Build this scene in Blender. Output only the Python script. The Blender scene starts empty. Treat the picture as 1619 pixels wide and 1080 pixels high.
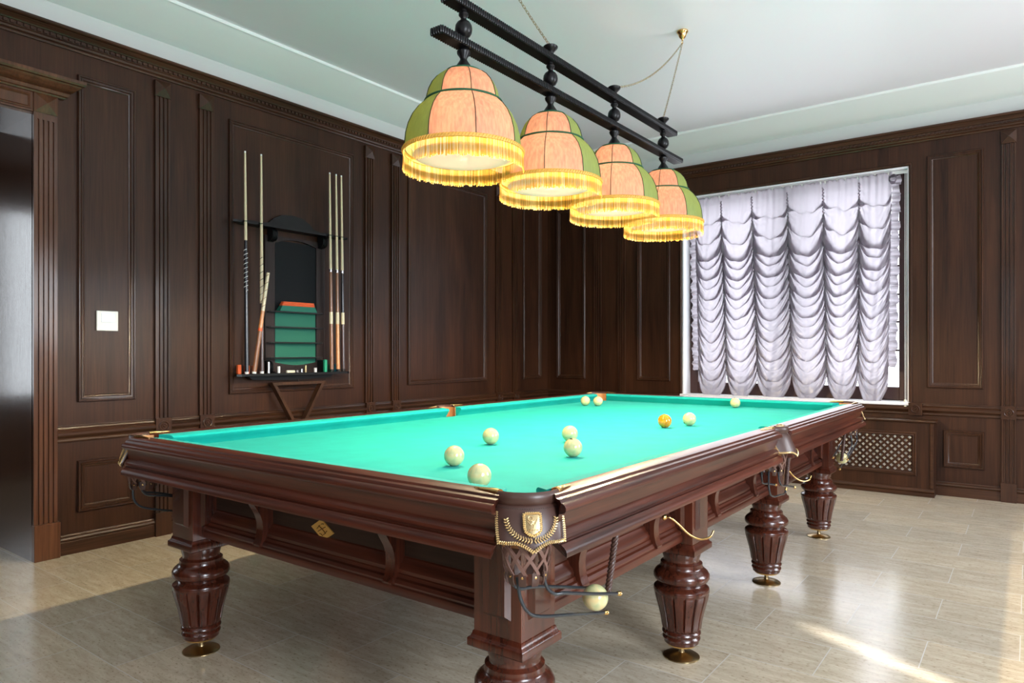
import bpy, math, random
from math import sin, cos, pi, radians, sqrt, atan2, floor as ffloor
from mathutils import Vector, Matrix

SC = bpy.context.scene
COL = SC.collection

# ------------------------------------------------------------------ camera
YAW = 0.6416
cam_d = bpy.data.cameras.new('camera')
cam_d.sensor_width = 36.0
cam_d.lens = 1095.3 / 1619 * 36.0
cam_d.shift_y = 17.8 / 1619
cam_d.clip_start = 0.05
cam = bpy.data.objects.new('camera', cam_d)
cam.location = (0, 0, 1.169)
cam.rotation_euler = (pi / 2, 0, YAW)
COL.objects.link(cam)
SC.camera = cam

# ------------------------------------------------------------------ world, sun, window daylight, added rear fill, exposure
SC.view_settings.view_transform = 'Standard'
SC.view_settings.look = 'None'
SC.view_settings.gamma = 1.0
SC.view_settings.exposure = 0.0
SC.view_settings.use_curve_mapping = False
wd = bpy.data.worlds.new('daylight')
SC.world = wd
wd.use_nodes = True
bgn = wd.node_tree.nodes['Background']
bgn.inputs['Color'].default_value = (0.88, 0.94, 1.0, 1)
bgn.inputs['Strength'].default_value = 4.4


def area_light(name, loc, target, sx, sy, power, col):
    l = bpy.data.lights.new(name, 'AREA')
    l.shape = 'RECTANGLE'
    l.size = sx
    l.size_y = sy
    l.energy = power
    l.color = col
    o = bpy.data.objects.new(name, l)
    o.location = loc
    d = Vector(target) - Vector(loc)
    o.rotation_euler = d.to_track_quat('-Z', 'Y').to_euler()
    COL.objects.link(o)
    return o


sun_l = bpy.data.lights.new('sun', 'SUN')
sun_l.energy = 14.0
sun_l.angle = radians(1.3)
sun_l.color = (1.0, 0.97, 0.93)
sun_o = bpy.data.objects.new('sun', sun_l)
sun_o.rotation_euler = Vector((-0.898 * cos(radians(34)), 0.44 * cos(radians(34)), -sin(radians(34)))).to_track_quat('-Z', 'Y').to_euler()
COL.objects.link(sun_o)
XR = 2.6      # right wall (out of frame)
YF = -2.3     # wall behind the camera
area_light('daylight_side_window', (XR - 0.06, 0.75, 1.65), (XR - 3, 1.9, 1.2), 1.9, 1.9, 330, (0.83, 0.91, 1.0))
area_light('daylight_side_window', (XR - 0.06, 4.6, 1.65), (XR - 3, 4.4, 1.2), 1.9, 1.9, 190, (0.88, 0.93, 1.0))
area_light('rear_fill', (-0.6, YF + 0.08, 1.7), (-1.2, 2, 1.3), 2.2, 1.8, 28, (0.95, 0.96, 1.0))  # added fill lamp; the wall behind the camera has no window
area_light('daylight_back_window', (-1.82, 6.44, 1.75), (-1.5, 0, 1.2), 1.8, 1.8, 22, (0.9, 0.94, 1.0))

# ------------------------------------------------------------------ materials
def new_mat(name):
    m = bpy.data.materials.new(name)
    m.use_nodes = True
    nt = m.node_tree
    return m, nt, nt.nodes, nt.links, nt.nodes['Principled BSDF']


def plain(name, col, rough=0.5, metal=0.0, coat=0.0, spec=0.5, emit=None, estr=0.0):
    m, nt, N, L, b = new_mat(name)
    b.inputs['Base Color'].default_value = (*col, 1)
    b.inputs['Roughness'].default_value = rough
    b.inputs['Metallic'].default_value = metal
    b.inputs['Coat Weight'].default_value = coat
    b.inputs['Coat Roughness'].default_value = 0.12
    b.inputs['Specular IOR Level'].default_value = spec
    if emit:
        b.inputs['Emission Color'].default_value = (*emit, 1)
        b.inputs['Emission Strength'].default_value = estr
    return m


def wood(name, dark, light, axis='z', rough=0.35, coat=0.2, plank=0.0, grain=90.0, bump=0.15, coatr=0.12, spec=0.22):
    """dark stained oak: long streaks along one axis, optional tone change from board to board"""
    m, nt, N, L, b = new_mat(name)
    tc = N.new('ShaderNodeTexCoord')
    mp = N.new('ShaderNodeMapping')
    k = {'x': (0.035, 1, 1), 'y': (1, 0.035, 1), 'z': (1, 1, 0.035)}[axis]
    mp.inputs['Scale'].default_value = tuple(c * grain for c in k)
    L.new(tc.outputs['Object'], mp.inputs['Vector'])
    n1 = N.new('ShaderNodeTexNoise')
    n1.inputs['Scale'].default_value = 1.0
    n1.inputs['Detail'].default_value = 5
    n1.inputs['Roughness'].default_value = 0.6
    n1.inputs['Distortion'].default_value = 0.4
    L.new(mp.outputs[0], n1.inputs['Vector'])
    mp2 = N.new('ShaderNodeMapping')
    g2 = 7.0
    k2 = {'x': (0.12, 1, 1), 'y': (1, 0.12, 1), 'z': (1, 1, 0.12)}[axis]
    mp2.inputs['Scale'].default_value = tuple(c * g2 for c in k2)
    L.new(tc.outputs['Object'], mp2.inputs['Vector'])
    n2 = N.new('ShaderNodeTexNoise')
    n2.inputs['Scale'].default_value = 1.0
    n2.inputs['Detail'].default_value = 3
    n2.inputs['Distortion'].default_value = 1.2
    L.new(mp2.outputs[0], n2.inputs['Vector'])
    mix = N.new('ShaderNodeMath')
    mix.operation = 'ADD'
    sc1 = N.new('ShaderNodeMath')
    sc1.operation = 'MULTIPLY'
    sc1.inputs[1].default_value = 0.55
    sc2 = N.new('ShaderNodeMath')
    sc2.operation = 'MULTIPLY'
    sc2.inputs[1].default_value = 0.5
    L.new(n1.outputs['Fac'], sc1.inputs[0])
    L.new(n2.outputs['Fac'], sc2.inputs[0])
    L.new(sc1.outputs[0], mix.inputs[0])
    L.new(sc2.outputs[0], mix.inputs[1])
    out = mix.outputs[0]
    if plank > 0:
        w = N.new('ShaderNodeTexWhiteNoise')
        w.noise_dimensions = '3D'
        sn = N.new('ShaderNodeVectorMath')
        sn.operation = 'SNAP'
        sn.inputs[1].default_value = {'z': (0.13, 0.13, 50.0), 'y': (0.11, 50.0, 50.0), 'x': (50.0, 0.11, 50.0)}[axis]
        off = N.new('ShaderNodeVectorMath')
        off.operation = 'ADD'
        off.inputs[1].default_value = (20.031, 20.037, 20.0)
        L.new(tc.outputs['Object'], off.inputs[0])
        L.new(off.outputs[0], sn.inputs[0])
        L.new(sn.outputs[0], w.inputs['Vector'])
        ms = N.new('ShaderNodeMath')
        ms.operation = 'MULTIPLY_ADD'
        ms.inputs[1].default_value = plank
        L.new(w.outputs['Value'], ms.inputs[0])
        L.new(out, ms.inputs[2])
        out = ms.outputs[0]
    r = N.new('ShaderNodeValToRGB')
    r.color_ramp.elements[0].position = 0.36
    r.color_ramp.elements[0].color = (*dark, 1)
    r.color_ramp.elements[1].position = 0.72 + plank * 0.5
    r.color_ramp.elements[1].color = (*light, 1)
    L.new(out, r.inputs[0])
    L.new(r.outputs[0], b.inputs['Base Color'])
    b.inputs['Roughness'].default_value = rough
    b.inputs['Coat Weight'].default_value = coat
    b.inputs['Coat Roughness'].default_value = coatr
    b.inputs['Specular IOR Level'].default_value = spec
    bp = N.new('ShaderNodeBump')
    bp.inputs['Strength'].default_value = bump
    bp.inputs['Distance'].default_value = 0.002
    L.new(n1.outputs['Fac'], bp.inputs['Height'])
    L.new(bp.outputs[0], b.inputs['Normal'])
    return m


WD, WL = (0.0135, 0.0043, 0.0019), (0.056, 0.0205, 0.0088)
M = {}
M['wall_wood'] = wood('wall_wood', WD, WL, 'z', 0.42, 0.03, plank=0.10)
M['wall_wood_h'] = wood('wall_wood_level', (0.020, 0.0075, 0.0035), (0.072, 0.029, 0.0135), 'y', 0.34, 0.2)
M['wall_wood_hx'] = wood('wall_wood_level_back', (0.020, 0.0075, 0.0035), (0.072, 0.029, 0.0135), 'x', 0.34, 0.2)
M['wall_trim'] = wood('wall_trim', (0.018, 0.0068, 0.0032), (0.062, 0.0245, 0.0115), 'z', 0.34, 0.2)
M['door_wood'] = wood('door_wood', (0.045, 0.016, 0.007), (0.13, 0.05, 0.022), 'z', 0.3, 0.3)
M['jamb_wood'] = wood('jamb_wood', (0.030, 0.012, 0.006), (0.09, 0.038, 0.018), 'z', 0.20, 0.3, bump=0.5, coatr=0.12, spec=0.5)
TD, TL = (0.022, 0.0048, 0.0024), (0.122, 0.0275, 0.0125)
M['tab_y'] = wood('mahogany_along', TD, TL, 'y', 0.36, 0.28, grain=70, spec=0.4)
M['tab_x'] = wood('mahogany_across', TD, TL, 'x', 0.36, 0.28, grain=70, spec=0.4)
M['tab_z'] = wood('mahogany_upright', TD, TL, 'z', 0.25, 0.40, grain=60, spec=0.5)
M['panel_dark'] = wood('mahogany_panel_shaded', (0.018, 0.008, 0.005), (0.045, 0.022, 0.014), 'x', 0.45, 0.05)  # apron wood at the table ends, with shade put into its colour
M['panel_lit_y'] = wood('mahogany_panel_lit', (0.045, 0.020, 0.014), (0.095, 0.046, 0.033), 'y', 0.42, 0.1)  # same apron wood on the long sides, window light painted in as lighter tone
M['black_wood'] = plain('ebonised_wood', (0.0035, 0.0035, 0.004), 0.38, coat=0.0, spec=0.3)
M['rack_wood'] = wood('rack_wood', (0.012, 0.008, 0.008), (0.035, 0.022, 0.02), 'z', 0.35, 0.2)
M['black_panel'] = plain('blackboard', (0.006, 0.007, 0.008), 0.6, spec=0.15)
M['green_cloth_dark'] = plain('green_baize', (0.004, 0.125, 0.082), 0.7)
M['lamp_black'] = plain('lamp_black', (0.0045, 0.004, 0.0045), 0.35, coat=0.0, spec=0.3)
M['brass'] = plain('brass', (0.80, 0.52, 0.20), 0.22, metal=1.0)
M['brass_old'] = plain('aged_brass', (0.42, 0.31, 0.16), 0.30, metal=1.0)
M['gold'] = plain('gold_thread', (0.85, 0.62, 0.30), 0.35, metal=0.8)
M['leather'] = plain('leather', (0.055, 0.023, 0.016), 0.42, coat=0.1)
M['leather_pale'] = plain('leather_suede', (0.16, 0.082, 0.062), 0.6)
M['leather_tan'] = plain('leather_tan', (0.48, 0.22, 0.08), 0.6)
M['steel'] = plain('dark_steel', (0.035, 0.042, 0.05), 0.25, metal=0.4, coat=0.3)
M['black'] = plain('black_rubber', (0.004, 0.004, 0.004), 0.6)
M['white_plastic'] = plain('white_plastic', (0.72, 0.72, 0.68), 0.35)
M['screen'] = plain('display', (0.50, 0.58, 0.66), 0.2)
M['cream'] = plain('cream_plastic', (0.78, 0.74, 0.58), 0.4)
M['silver'] = plain('silver', (0.6, 0.6, 0.62), 0.25, metal=1.0)
M['frame_brown'] = plain('window_frame_brown', (0.045, 0.016, 0.014), 0.4)
M['white_paint'] = plain('white_paint', (0.80, 0.79, 0.82), 0.45)
M['orange'] = plain('orange', (0.80, 0.12, 0.03), 0.55)
M['chalk_orange'] = plain('orange_chalk', (0.62, 0.10, 0.02), 0.6)
M['chalk_green'] = plain('green_chalk', (0.01, 0.28, 0.16), 0.6)
M['chalk_blue'] = plain('blue_chalk', (0.02, 0.20, 0.30), 0.6)
M['cue_maple'] = plain('cue_maple', (0.72, 0.60, 0.38), 0.3, coat=0.3)
M['cue_black'] = plain('cue_black', (0.008, 0.009, 0.013), 0.25, coat=0.4)
M['cue_brown'] = plain('cue_brown', (0.24, 0.10, 0.045), 0.28, coat=0.4)
M['cue_dark'] = plain('cue_dark', (0.055, 0.028, 0.024), 0.28, coat=0.4)
M['cue_orange'] = plain('cue_orange', (0.60, 0.25, 0.09), 0.28, coat=0.4)
M['white_tip'] = plain('white_tip', (0.8, 0.8, 0.78), 0.4)
M['hedge'] = plain('hedge', (0.05, 0.12, 0.03), 0.8)

# cloth
def cloth_mat(name, col):
    m, nt, N, L, b = new_mat(name)
    tc = N.new('ShaderNodeTexCoord')
    n = N.new('ShaderNodeTexNoise')
    n.inputs['Scale'].default_value = 260
    n.inputs['Detail'].default_value = 3
    n2 = N.new('ShaderNodeTexNoise')
    n2.inputs['Scale'].default_value = 9
    n2.inputs['Detail'].default_value = 5
    L.new(tc.outputs['Object'], n.inputs['Vector'])
    L.new(tc.outputs['Object'], n2.inputs['Vector'])
    r = N.new('ShaderNodeValToRGB')
    r.color_ramp.elements[0].position = 0.3
    r.color_ramp.elements[0].color = (col[0] * 0.85, col[1] * 0.93, col[2] * 0.93, 1)
    r.color_ramp.elements[1].position = 0.7
    r.color_ramp.elements[1].color = (col[0] * 1.3, col[1] * 1.05, col[2] * 1.06, 1)
    L.new(n2.outputs['Fac'], r.inputs[0])
    L.new(r.outputs[0], b.inputs['Base Color'])
    b.inputs['Roughness'].default_value = 0.85
    b.inputs['Specular IOR Level'].default_value = 0.2
    b.inputs['Sheen Weight'].default_value = 0.03
    bp = N.new('ShaderNodeBump')
    bp.inputs['Strength'].default_value = 0.1
    bp.inputs['Distance'].default_value = 0.001
    L.new(n.outputs['Fac'], bp.inputs['Height'])
    L.new(bp.outputs[0], b.inputs['Normal'])
    return m


M['baize'] = cloth_mat('table_baize', (0.003, 0.375, 0.335))

# stone floor, running bond 0.6 x 0.2965 m
def floor_mat():
    m, nt, N, L, b = new_mat('travertine_floor')  # beige stone
    tc = N.new('ShaderNodeTexCoord')
    mp = N.new('ShaderNodeMapping')
    mp.inputs['Location'].default_value = (0.03, -1.18, 0)
    L.new(tc.outputs['Object'], mp.inputs['Vector'])
    br = N.new('ShaderNodeTexBrick')
    br.offset = 0.5
    br.offset_frequency = 2
    br.inputs['Scale'].default_value = 1.0
    br.inputs['Brick Width'].default_value = 0.6
    br.inputs['Row Height'].default_value = 0.2965
    br.inputs['Mortar Size'].default_value = 0.0022
    br.inputs['Mortar Smooth'].default_value = 0.3
    br.inputs['Bias'].default_value = 0.0
    br.inputs['Color1'].default_value = (0.0, 0.0, 0.0, 1)
    br.inputs['Color2'].default_value = (1, 1, 1, 1)
    L.new(mp.outputs[0], br.inputs['Vector'])
    # veins
    mv = N.new('ShaderNodeMapping')
    mv.inputs['Scale'].default_value = (7.0, 36.0, 1.0)
    L.new(tc.outputs['Object'], mv.inputs['Vector'])
    addv = N.new('ShaderNodeVectorMath')
    addv.operation = 'MULTIPLY_ADD'
    addv.inputs[1].default_value = (7.0, 13.0, 5.0)
    L.new(br.outputs['Color'], addv.inputs[0])
    L.new(mv.outputs[0], addv.inputs[2])
    n1 = N.new('ShaderNodeTexNoise')
    n1.inputs['Scale'].default_value = 1.0
    n1.inputs['Detail'].default_value = 7
    n1.inputs['Roughness'].default_value = 0.65
    n1.inputs['Distortion'].default_value = 0.6
    L.new(addv.outputs[0], n1.inputs['Vector'])
    r = N.new('ShaderNodeValToRGB')
    r.color_ramp.elements[0].position = 0.30
    r.color_ramp.elements[0].color = (0.44, 0.365, 0.265, 1)
    r.color_ramp.elements[1].position = 0.68
    r.color_ramp.elements[1].color = (0.62, 0.54, 0.42, 1)
    L.new(n1.outputs['Fac'], r.inputs[0])
    # small dark pits
    mpit = N.new('ShaderNodeMapping')
    mpit.inputs['Scale'].default_value = (55, 110, 1)
    L.new(tc.outputs['Object'], mpit.inputs['Vector'])
    n2 = N.new('ShaderNodeTexNoise')
    n2.inputs['Scale'].default_value = 1.0
    n2.inputs['Detail'].default_value = 3
    L.new(mpit.outputs[0], n2.inputs['Vector'])
    r2 = N.new('ShaderNodeValToRGB')
    r2.color_ramp.elements[0].position = 0.30
    r2.color_ramp.elements[0].color = (0.62, 0.58, 0.52, 1)
    r2.color_ramp.elements[1].position = 0.42
    r2.color_ramp.elements[1].color = (1, 1, 1, 1)
    L.new(n2.outputs['Fac'], r2.inputs[0])
    mul = N.new('ShaderNodeMix')
    mul.data_type = 'RGBA'
    mul.blend_type = 'MULTIPLY'
    mul.inputs[0].default_value = 1.0
    L.new(r.outputs[0], mul.inputs[6])
    L.new(r2.outputs[0], mul.inputs[7])
    # tile tone
    r3 = N.new('ShaderNodeValToRGB')
    r3.color_ramp.elements[0].color = (0.88, 0.89, 0.90, 1)
    r3.color_ramp.elements[1].color = (1.06, 1.04, 1.0, 1)
    L.new(br.outputs['Color'], r3.inputs[0])
    mul2 = N.new('ShaderNodeMix')
    mul2.data_type = 'RGBA'
    mul2.blend_type = 'MULTIPLY'
    mul2.inputs[0].default_value = 1.0
    L.new(mul.outputs[2], mul2.inputs[6])
    L.new(r3.outputs[0], mul2.inputs[7])
    mm = N.new('ShaderNodeMix')
    mm.data_type = 'RGBA'
    L.new(br.outputs['Fac'], mm.inputs[0])
    L.new(mul2.outputs[2], mm.inputs[6])
    mm.inputs[7].default_value = (0.62, 0.58, 0.52, 1)
    L.new(mm.outputs[2], b.inputs['Base Color'])
    rr = N.new('ShaderNodeMapRange')
    rr.inputs['To Min'].default_value = 0.13
    rr.inputs['To Max'].default_value = 0.25
    L.new(n1.outputs['Fac'], rr.inputs[0])
    L.new(rr.outputs[0], b.inputs['Roughness'])
    b.inputs['Specular IOR Level'].default_value = 0.9
    bp = N.new('ShaderNodeBump')
    bp.inputs['Strength'].default_value = 0.25
    bp.inputs['Distance'].default_value = 0.002
    inv = N.new('ShaderNodeMath')
    inv.operation = 'SUBTRACT'
    inv.inputs[0].default_value = 1.0
    L.new(br.outputs['Fac'], inv.inputs[1])
    L.new(inv.outputs[0], bp.inputs['Height'])
    L.new(bp.outputs[0], b.inputs['Normal'])
    return m


M['floor'] = floor_mat()
M['plaster'] = plain('ceiling_plaster', (0.82, 0.79, 0.82), 0.42, spec=0.35)
M['plaster_cove'] = plain('cove_plaster', (0.74, 0.77, 0.74), 0.55)
M['plaster_wall'] = plain('frieze_plaster', (0.52, 0.53, 0.51), 0.6)


def translucent(name, col, trans=0.5, rough=0.6, gloss=0.05, weave=0.0, tcol=None):
    m = bpy.data.materials.new(name)
    m.use_nodes = True
    nt = m.node_tree
    N, L = nt.nodes, nt.links
    N.clear()
    o = N.new('ShaderNodeOutputMaterial')
    d = N.new('ShaderNodeBsdfDiffuse')
    t = N.new('ShaderNodeBsdfTranslucent')
    g = N.new('ShaderNodeBsdfGlossy')
    g.inputs['Roughness'].default_value = rough
    d.inputs['Color'].default_value = (*col, 1)
    t.inputs['Color'].default_value = (*(tcol or col), 1)
    if weave > 0:
        tc = N.new('ShaderNodeTexCoord')
        mp = N.new('ShaderNodeMapping')
        mp.inputs['Scale'].default_value = (60, 60, 12)
        n = N.new('ShaderNodeTexNoise')
        n.inputs['Scale'].default_value = 1.5
        n.inputs['Detail'].default_value = 4
        L.new(tc.outputs['Object'], mp.inputs[0])
        L.new(mp.outputs[0], n.inputs['Vector'])
        r = N.new('ShaderNodeValToRGB')
        r.color_ramp.elements[0].position = 0.3
        r.color_ramp.elements[1].position = 0.7
        tc2 = tcol or col
        r.color_ramp.elements[0].color = (*[c * (1 - weave) for c in tc2], 1)
        r.color_ramp.elements[1].color = (*[min(1, c * (1 + weave)) for c in tc2], 1)
        L.new(n.outputs['Fac'], r.inputs[0])
        L.new(r.outputs[0], t.inputs['Color'])
    m1 = N.new('ShaderNodeMixShader')
    m1.inputs[0].default_value = trans
    m2 = N.new('ShaderNodeMixShader')
    m2.inputs[0].default_value = gloss
    L.new(d.outputs[0], m1.inputs[1])
    L.new(t.outputs[0], m1.inputs[2])
    L.new(m1.outputs[0], m2.inputs[1])
    L.new(g.outputs[0], m2.inputs[2])
    L.new(m2.outputs[0], o.inputs[0])
    return m


M['shade_pink'] = translucent('shade_silk_rose', (0.46, 0.26, 0.19), 0.6, weave=0.30, tcol=(0.62, 0.43, 0.34))
M['shade_green'] = translucent('shade_silk_green', (0.24, 0.33, 0.10), 0.45, weave=0.15, tcol=(0.30, 0.33, 0.11))
M['shade_cord'] = plain('shade_seam', (0.006, 0.020, 0.010), 0.7)
M['braid_green'] = plain('green_braid', (0.003, 0.075, 0.03), 0.7)
M['fringe'] = translucent('gold_fringe', (0.70, 0.36, 0.045), 0.5, tcol=(0.72, 0.34, 0.035), gloss=0.03)
M['fringe_pale'] = translucent('pale_fringe', (0.90, 0.58, 0.20), 0.5, tcol=(0.95, 0.58, 0.18), gloss=0.03)
M['braid_gold'] = plain('gold_braid', (0.75, 0.42, 0.08), 0.6)
M['diffuser'] = translucent('opal_diffuser', (0.85, 0.72, 0.68), 0.30)
M['curtain'] = translucent('silver_taffeta', (0.11, 0.098, 0.106), 0.62, rough=0.40, gloss=0.07, tcol=(0.70, 0.635, 0.70))


def glass_mat():
    m = bpy.data.materials.new('window_glass')
    m.use_nodes = True
    nt = m.node_tree
    N, L = nt.nodes, nt.links
    N.clear()
    o = N.new('ShaderNodeOutputMaterial')
    t = N.new('ShaderNodeBsdfTransparent')
    g = N.new('ShaderNodeBsdfGlossy')
    g.inputs['Roughness'].default_value = 0.02
    mx = N.new('ShaderNodeMixShader')
    mx.inputs[0].default_value = 0.08
    L.new(t.outputs[0], mx.inputs[1])
    L.new(g.outputs[0], mx.inputs[2])
    L.new(mx.outputs[0], o.inputs[0])
    return m


M['glass'] = glass_mat()


def ball_mat(name, base, patch, patch2):
    m, nt, N, L, b = new_mat(name)
    tc = N.new('ShaderNodeTexCoord')
    n = N.new('ShaderNodeTexNoise')
    n.inputs['Scale'].default_value = 28
    n.inputs['Detail'].default_value = 4
    n.inputs['Distortion'].default_value = 0.8
    L.new(tc.outputs['Object'], n.inputs['Vector'])
    r = N.new('ShaderNodeValToRGB')
    r.color_ramp.elements[0].position = 0.38
    r.color_ramp.elements[0].color = (*patch, 1)
    r.color_ramp.elements[1].position = 0.62
    r.color_ramp.elements[1].color = (*patch2, 1)
    e = r.color_ramp.elements.new(0.5)
    e.color = (*base, 1)
    L.new(n.outputs['Fac'], r.inputs[0])
    L.new(r.outputs[0], b.inputs['Base Color'])
    b.inputs['Roughness'].default_value = 0.12
    b.inputs['Coat Weight'].default_value = 0.5
    b.inputs['Subsurface Weight'].default_value = 0.0
    return m


M['ball_ivory'] = ball_mat('ball_ivory', (0.60, 0.55, 0.28), (0.44, 0.48, 0.25), (0.68, 0.53, 0.26))
M['ball_orange'] = ball_mat('ball_orange', (0.72, 0.24, 0.008), (0.66, 0.18, 0.006), (0.80, 0.30, 0.015))
M['ball_mark'] = plain('ball_number_ink', (0.01, 0.01, 0.012), 0.3)

# ------------------------------------------------------------------ mesh helpers
class MB:
    def __init__(s):
        s.v, s.f, s.mi = [], [], []

    def add(s, vs, fs, mi=0):
        o = len(s.v)
        s.v += [tuple(v) for v in vs]
        s.f += [tuple(i + o for i in f) for f in fs]
        s.mi += [mi] * len(fs)
        return s

    def box(s, x0, x1, y0, y1, z0, z1, mi=0):
        vs = [(x, y, z) for z in (z0, z1) for y in (y0, y1) for x in (x0, x1)]
        return s.add(vs, [(0, 2, 3, 1), (4, 5, 7, 6), (0, 1, 5, 4), (2, 6, 7, 3), (0, 4, 6, 2), (1, 3, 7, 5)], mi)

    def bbox(s, x0, x1, y0, y1, z0, z1, b=0.003, mi=0):
        """box with chamfered edges"""
        P = [(x0, x0 + b, x1 - b, x1), (y0, y0 + b, y1 - b, y1), (z0, z0 + b, z1 - b, z1)]
        idx = {}
        vs = []
        for ax in range(3):
            for sgn in (0, 3):
                for i in (1, 2):
                    for j in (1, 2):
                        c = [0, 0, 0]
                        c[ax] = sgn
                        o = [a for a in range(3) if a != ax]
                        c[o[0]] = i
                        c[o[1]] = j
                        idx[(ax, sgn, i, j)] = len(vs)
                        vs.append(tuple(P[a][c[a]] for a in range(3)))
        cen = Vector(((x0 + x1) / 2, (y0 + y1) / 2, (z0 + z1) / 2))
        fs = []
        for ax in range(3):
            for sgn in (0, 3):
                fs.append([idx[(ax, sgn, i, j)] for i, j in ((1, 1), (2, 1), (2, 2), (1, 2))])
        for a in range(3):
            for b2 in range(a + 1, 3):
                for sa in (0, 3):
                    for sb in (0, 3):
                        c = [o for o in range(3) if o not in (a, b2)][0]
                        q = []
                        for k in (1, 2):
                            def key(ax, other, so, kk):
                                oth = [o for o in range(3) if o != ax]
                                d = {other: 1 if so == 0 else 2, c: kk}
                                return (ax, sa if ax == a else sb, d[oth[0]], d[oth[1]])
                            q.append((idx[key(a, b2, sb, k)], idx[key(b2, a, sa, k)]))
                        fs.append([q[0][0], q[0][1], q[1][1], q[1][0]])
        for sx in (0, 3):
            for sy in (0, 3):
                for sz in (0, 3):
                    k = lambda t: 1 if t == 0 else 2
                    fs.append([idx[(0, sx, k(sy), k(sz))], idx[(1, sy, k(sx), k(sz))], idx[(2, sz, k(sx), k(sy))]])
        ff = []
        for f in fs:
            a, b3, c2 = [Vector(vs[i]) for i in f[:3]]
            n = (b3 - a).cross(c2 - a)
            m = sum((Vector(vs[i]) for i in f), Vector()) / len(f) - cen
            ff.append(tuple(f) if n.dot(m) > 0 else tuple(reversed(f)))
        return s.add(vs, ff, mi)

    def lathe(s, prof, seg=32, c=(0, 0, 0), axis='z', cap=True, mi=0, flute=None):
        """prof: list of (r, h); flute: function(r,h,ang)->r"""
        vs, fs = [], []
        n = len(prof)
        for (r, h) in prof:
            for k in range(seg):
                a = 2 * pi * k / seg
                rr = flute(r, h, a) if flute else r
                p = (rr * cos(a), rr * sin(a), h)
                if axis == 'x':
                    p = (h, p[0], p[1])
                elif axis == 'y':
                    p = (p[1], h, p[0])
                vs.append((p[0] + c[0], p[1] + c[1], p[2] + c[2]))
        up = prof[-1][1] > prof[0][1]
        for i in range(n - 1):
            for k in range(seg):
                a, b = i * seg + k, i * seg + (k + 1) % seg
                q = (a, b, b + seg, a + seg)
                fs.append(q if up else q[::-1])
        if cap:
            q = tuple(range(seg))
            q2 = tuple(range((n - 1) * seg, n * seg))
            if prof[0][0] > 1e-5:
                fs.append(q[::-1] if up else q)
            if prof[-1][0] > 1e-5:
                fs.append(q2 if up else q2[::-1])
        return s.add(vs, fs, mi)

    def tube(s, pts, r, seg=8, mi=0, cap=True):
        pts = [Vector(p) for p in pts]
        rs = r if isinstance(r, (list, tuple)) else [r] * len(pts)
        vs, fs = [], []
        t0 = (pts[1] - pts[0]).normalized()
        u = t0.orthogonal().normalized()
        for i, p in enumerate(pts):
            if i == 0:
                t = t0
            elif i == len(pts) - 1:
                t = (pts[i] - pts[i - 1]).normalized()
            else:
                t = ((pts[i + 1] - p).normalized() + (p - pts[i - 1]).normalized()).normalized()
            u = (u - t * u.dot(t)).normalized()
            w = t.cross(u)
            for k in range(seg):
                a = 2 * pi * k / seg
                vs.append(p + (u * cos(a) + w * sin(a)) * rs[i])
        for i in range(len(pts) - 1):
            for k in range(seg):
                a, b = i * seg + k, i * seg + (k + 1) % seg
                fs.append((a, b, b + seg, a + seg))
        if cap:
            fs.append(tuple(range(seg))[::-1])
            fs.append(tuple(range((len(pts) - 1) * seg, len(pts) * seg)))
        return s.add(vs, fs, mi)

    def prism(s, poly, lo, hi, to3, mi=0):
        """extrude 2D polygon between lo and hi; to3(a,b,h)->xyz"""
        n = len(poly)
        vs = [to3(a, b, lo) for a, b in poly] + [to3(a, b, hi) for a, b in poly]
        fs = [tuple(range(n)), tuple(range(n, 2 * n))[::-1]]
        for i in range(n):
            j = (i + 1) % n
            fs.append((i, i + n, j + n, j))
        return s.add(vs, fs, mi)

    def run(s, prof, a, b, out, up=(0, 0, 1), mi=0):
        """moulding: prof (o,h) extruded from a to b"""
        a, b, out, up = Vector(a), Vector(b), Vector(out), Vector(up)
        n = len(prof)
        vs = [a + out * o + up * h for o, h in prof] + [b + out * o + up * h for o, h in prof]
        fs = [tuple(range(n))[::-1], tuple(range(n, 2 * n))]
        for i in range(n):
            j = (i + 1) % n
            fs.append((i, j, j + n, i + n))
        return s.add(vs, fs, mi)

    def frame(s, o, ea, eb, en, a0, a1, b0, b1, prof, mi=0):
        """mitred rectangular moulding; prof (inset, out)"""
        o, ea, eb, en = Vector(o), Vector(ea), Vector(eb), Vector(en)
        vs, fs = [], []
        for ins, ot in prof:
            for (aa, bb) in ((a0 + ins, b0 + ins), (a1 - ins, b0 + ins), (a1 - ins, b1 - ins), (a0 + ins, b1 - ins)):
                vs.append(o + ea * aa + eb * bb + en * ot)
        for i in range(len(prof) - 1):
            for k in range(4):
                a, b = i * 4 + k, i * 4 + (k + 1) % 4
                fs.append((a, b, b + 4, a + 4))
        return s.add(vs, fs, mi)

    def fix(s):
        return s

    def build(s, name, mats, parent=None, smooth=38, loc=None, normals=True):
        me = bpy.data.meshes.new(name)
        me.from_pydata(s.v, [], s.f)
        if not isinstance(mats, (list, tuple)):
            mats = [mats]
        for m in mats:
            me.materials.append(m)
        if len(mats) > 1:
            me.polygons.foreach_set('material_index', s.mi)
        me.update()
        if normals:
            import bmesh
            bm = bmesh.new()
            bm.from_mesh(me)
            bmesh.ops.recalc_face_normals(bm, faces=bm.faces)
            bm.to_mesh(me)
            bm.free()
        if smooth:
            me.polygons.foreach_set('use_smooth', [True] * len(me.polygons))
            me.set_sharp_from_angle(angle=radians(smooth))
        o = bpy.data.objects.new(name, me)
        COL.objects.link(o)
        if parent is not None:
            o.parent = parent
        if loc is not None:
            o.location = loc
        return o


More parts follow.
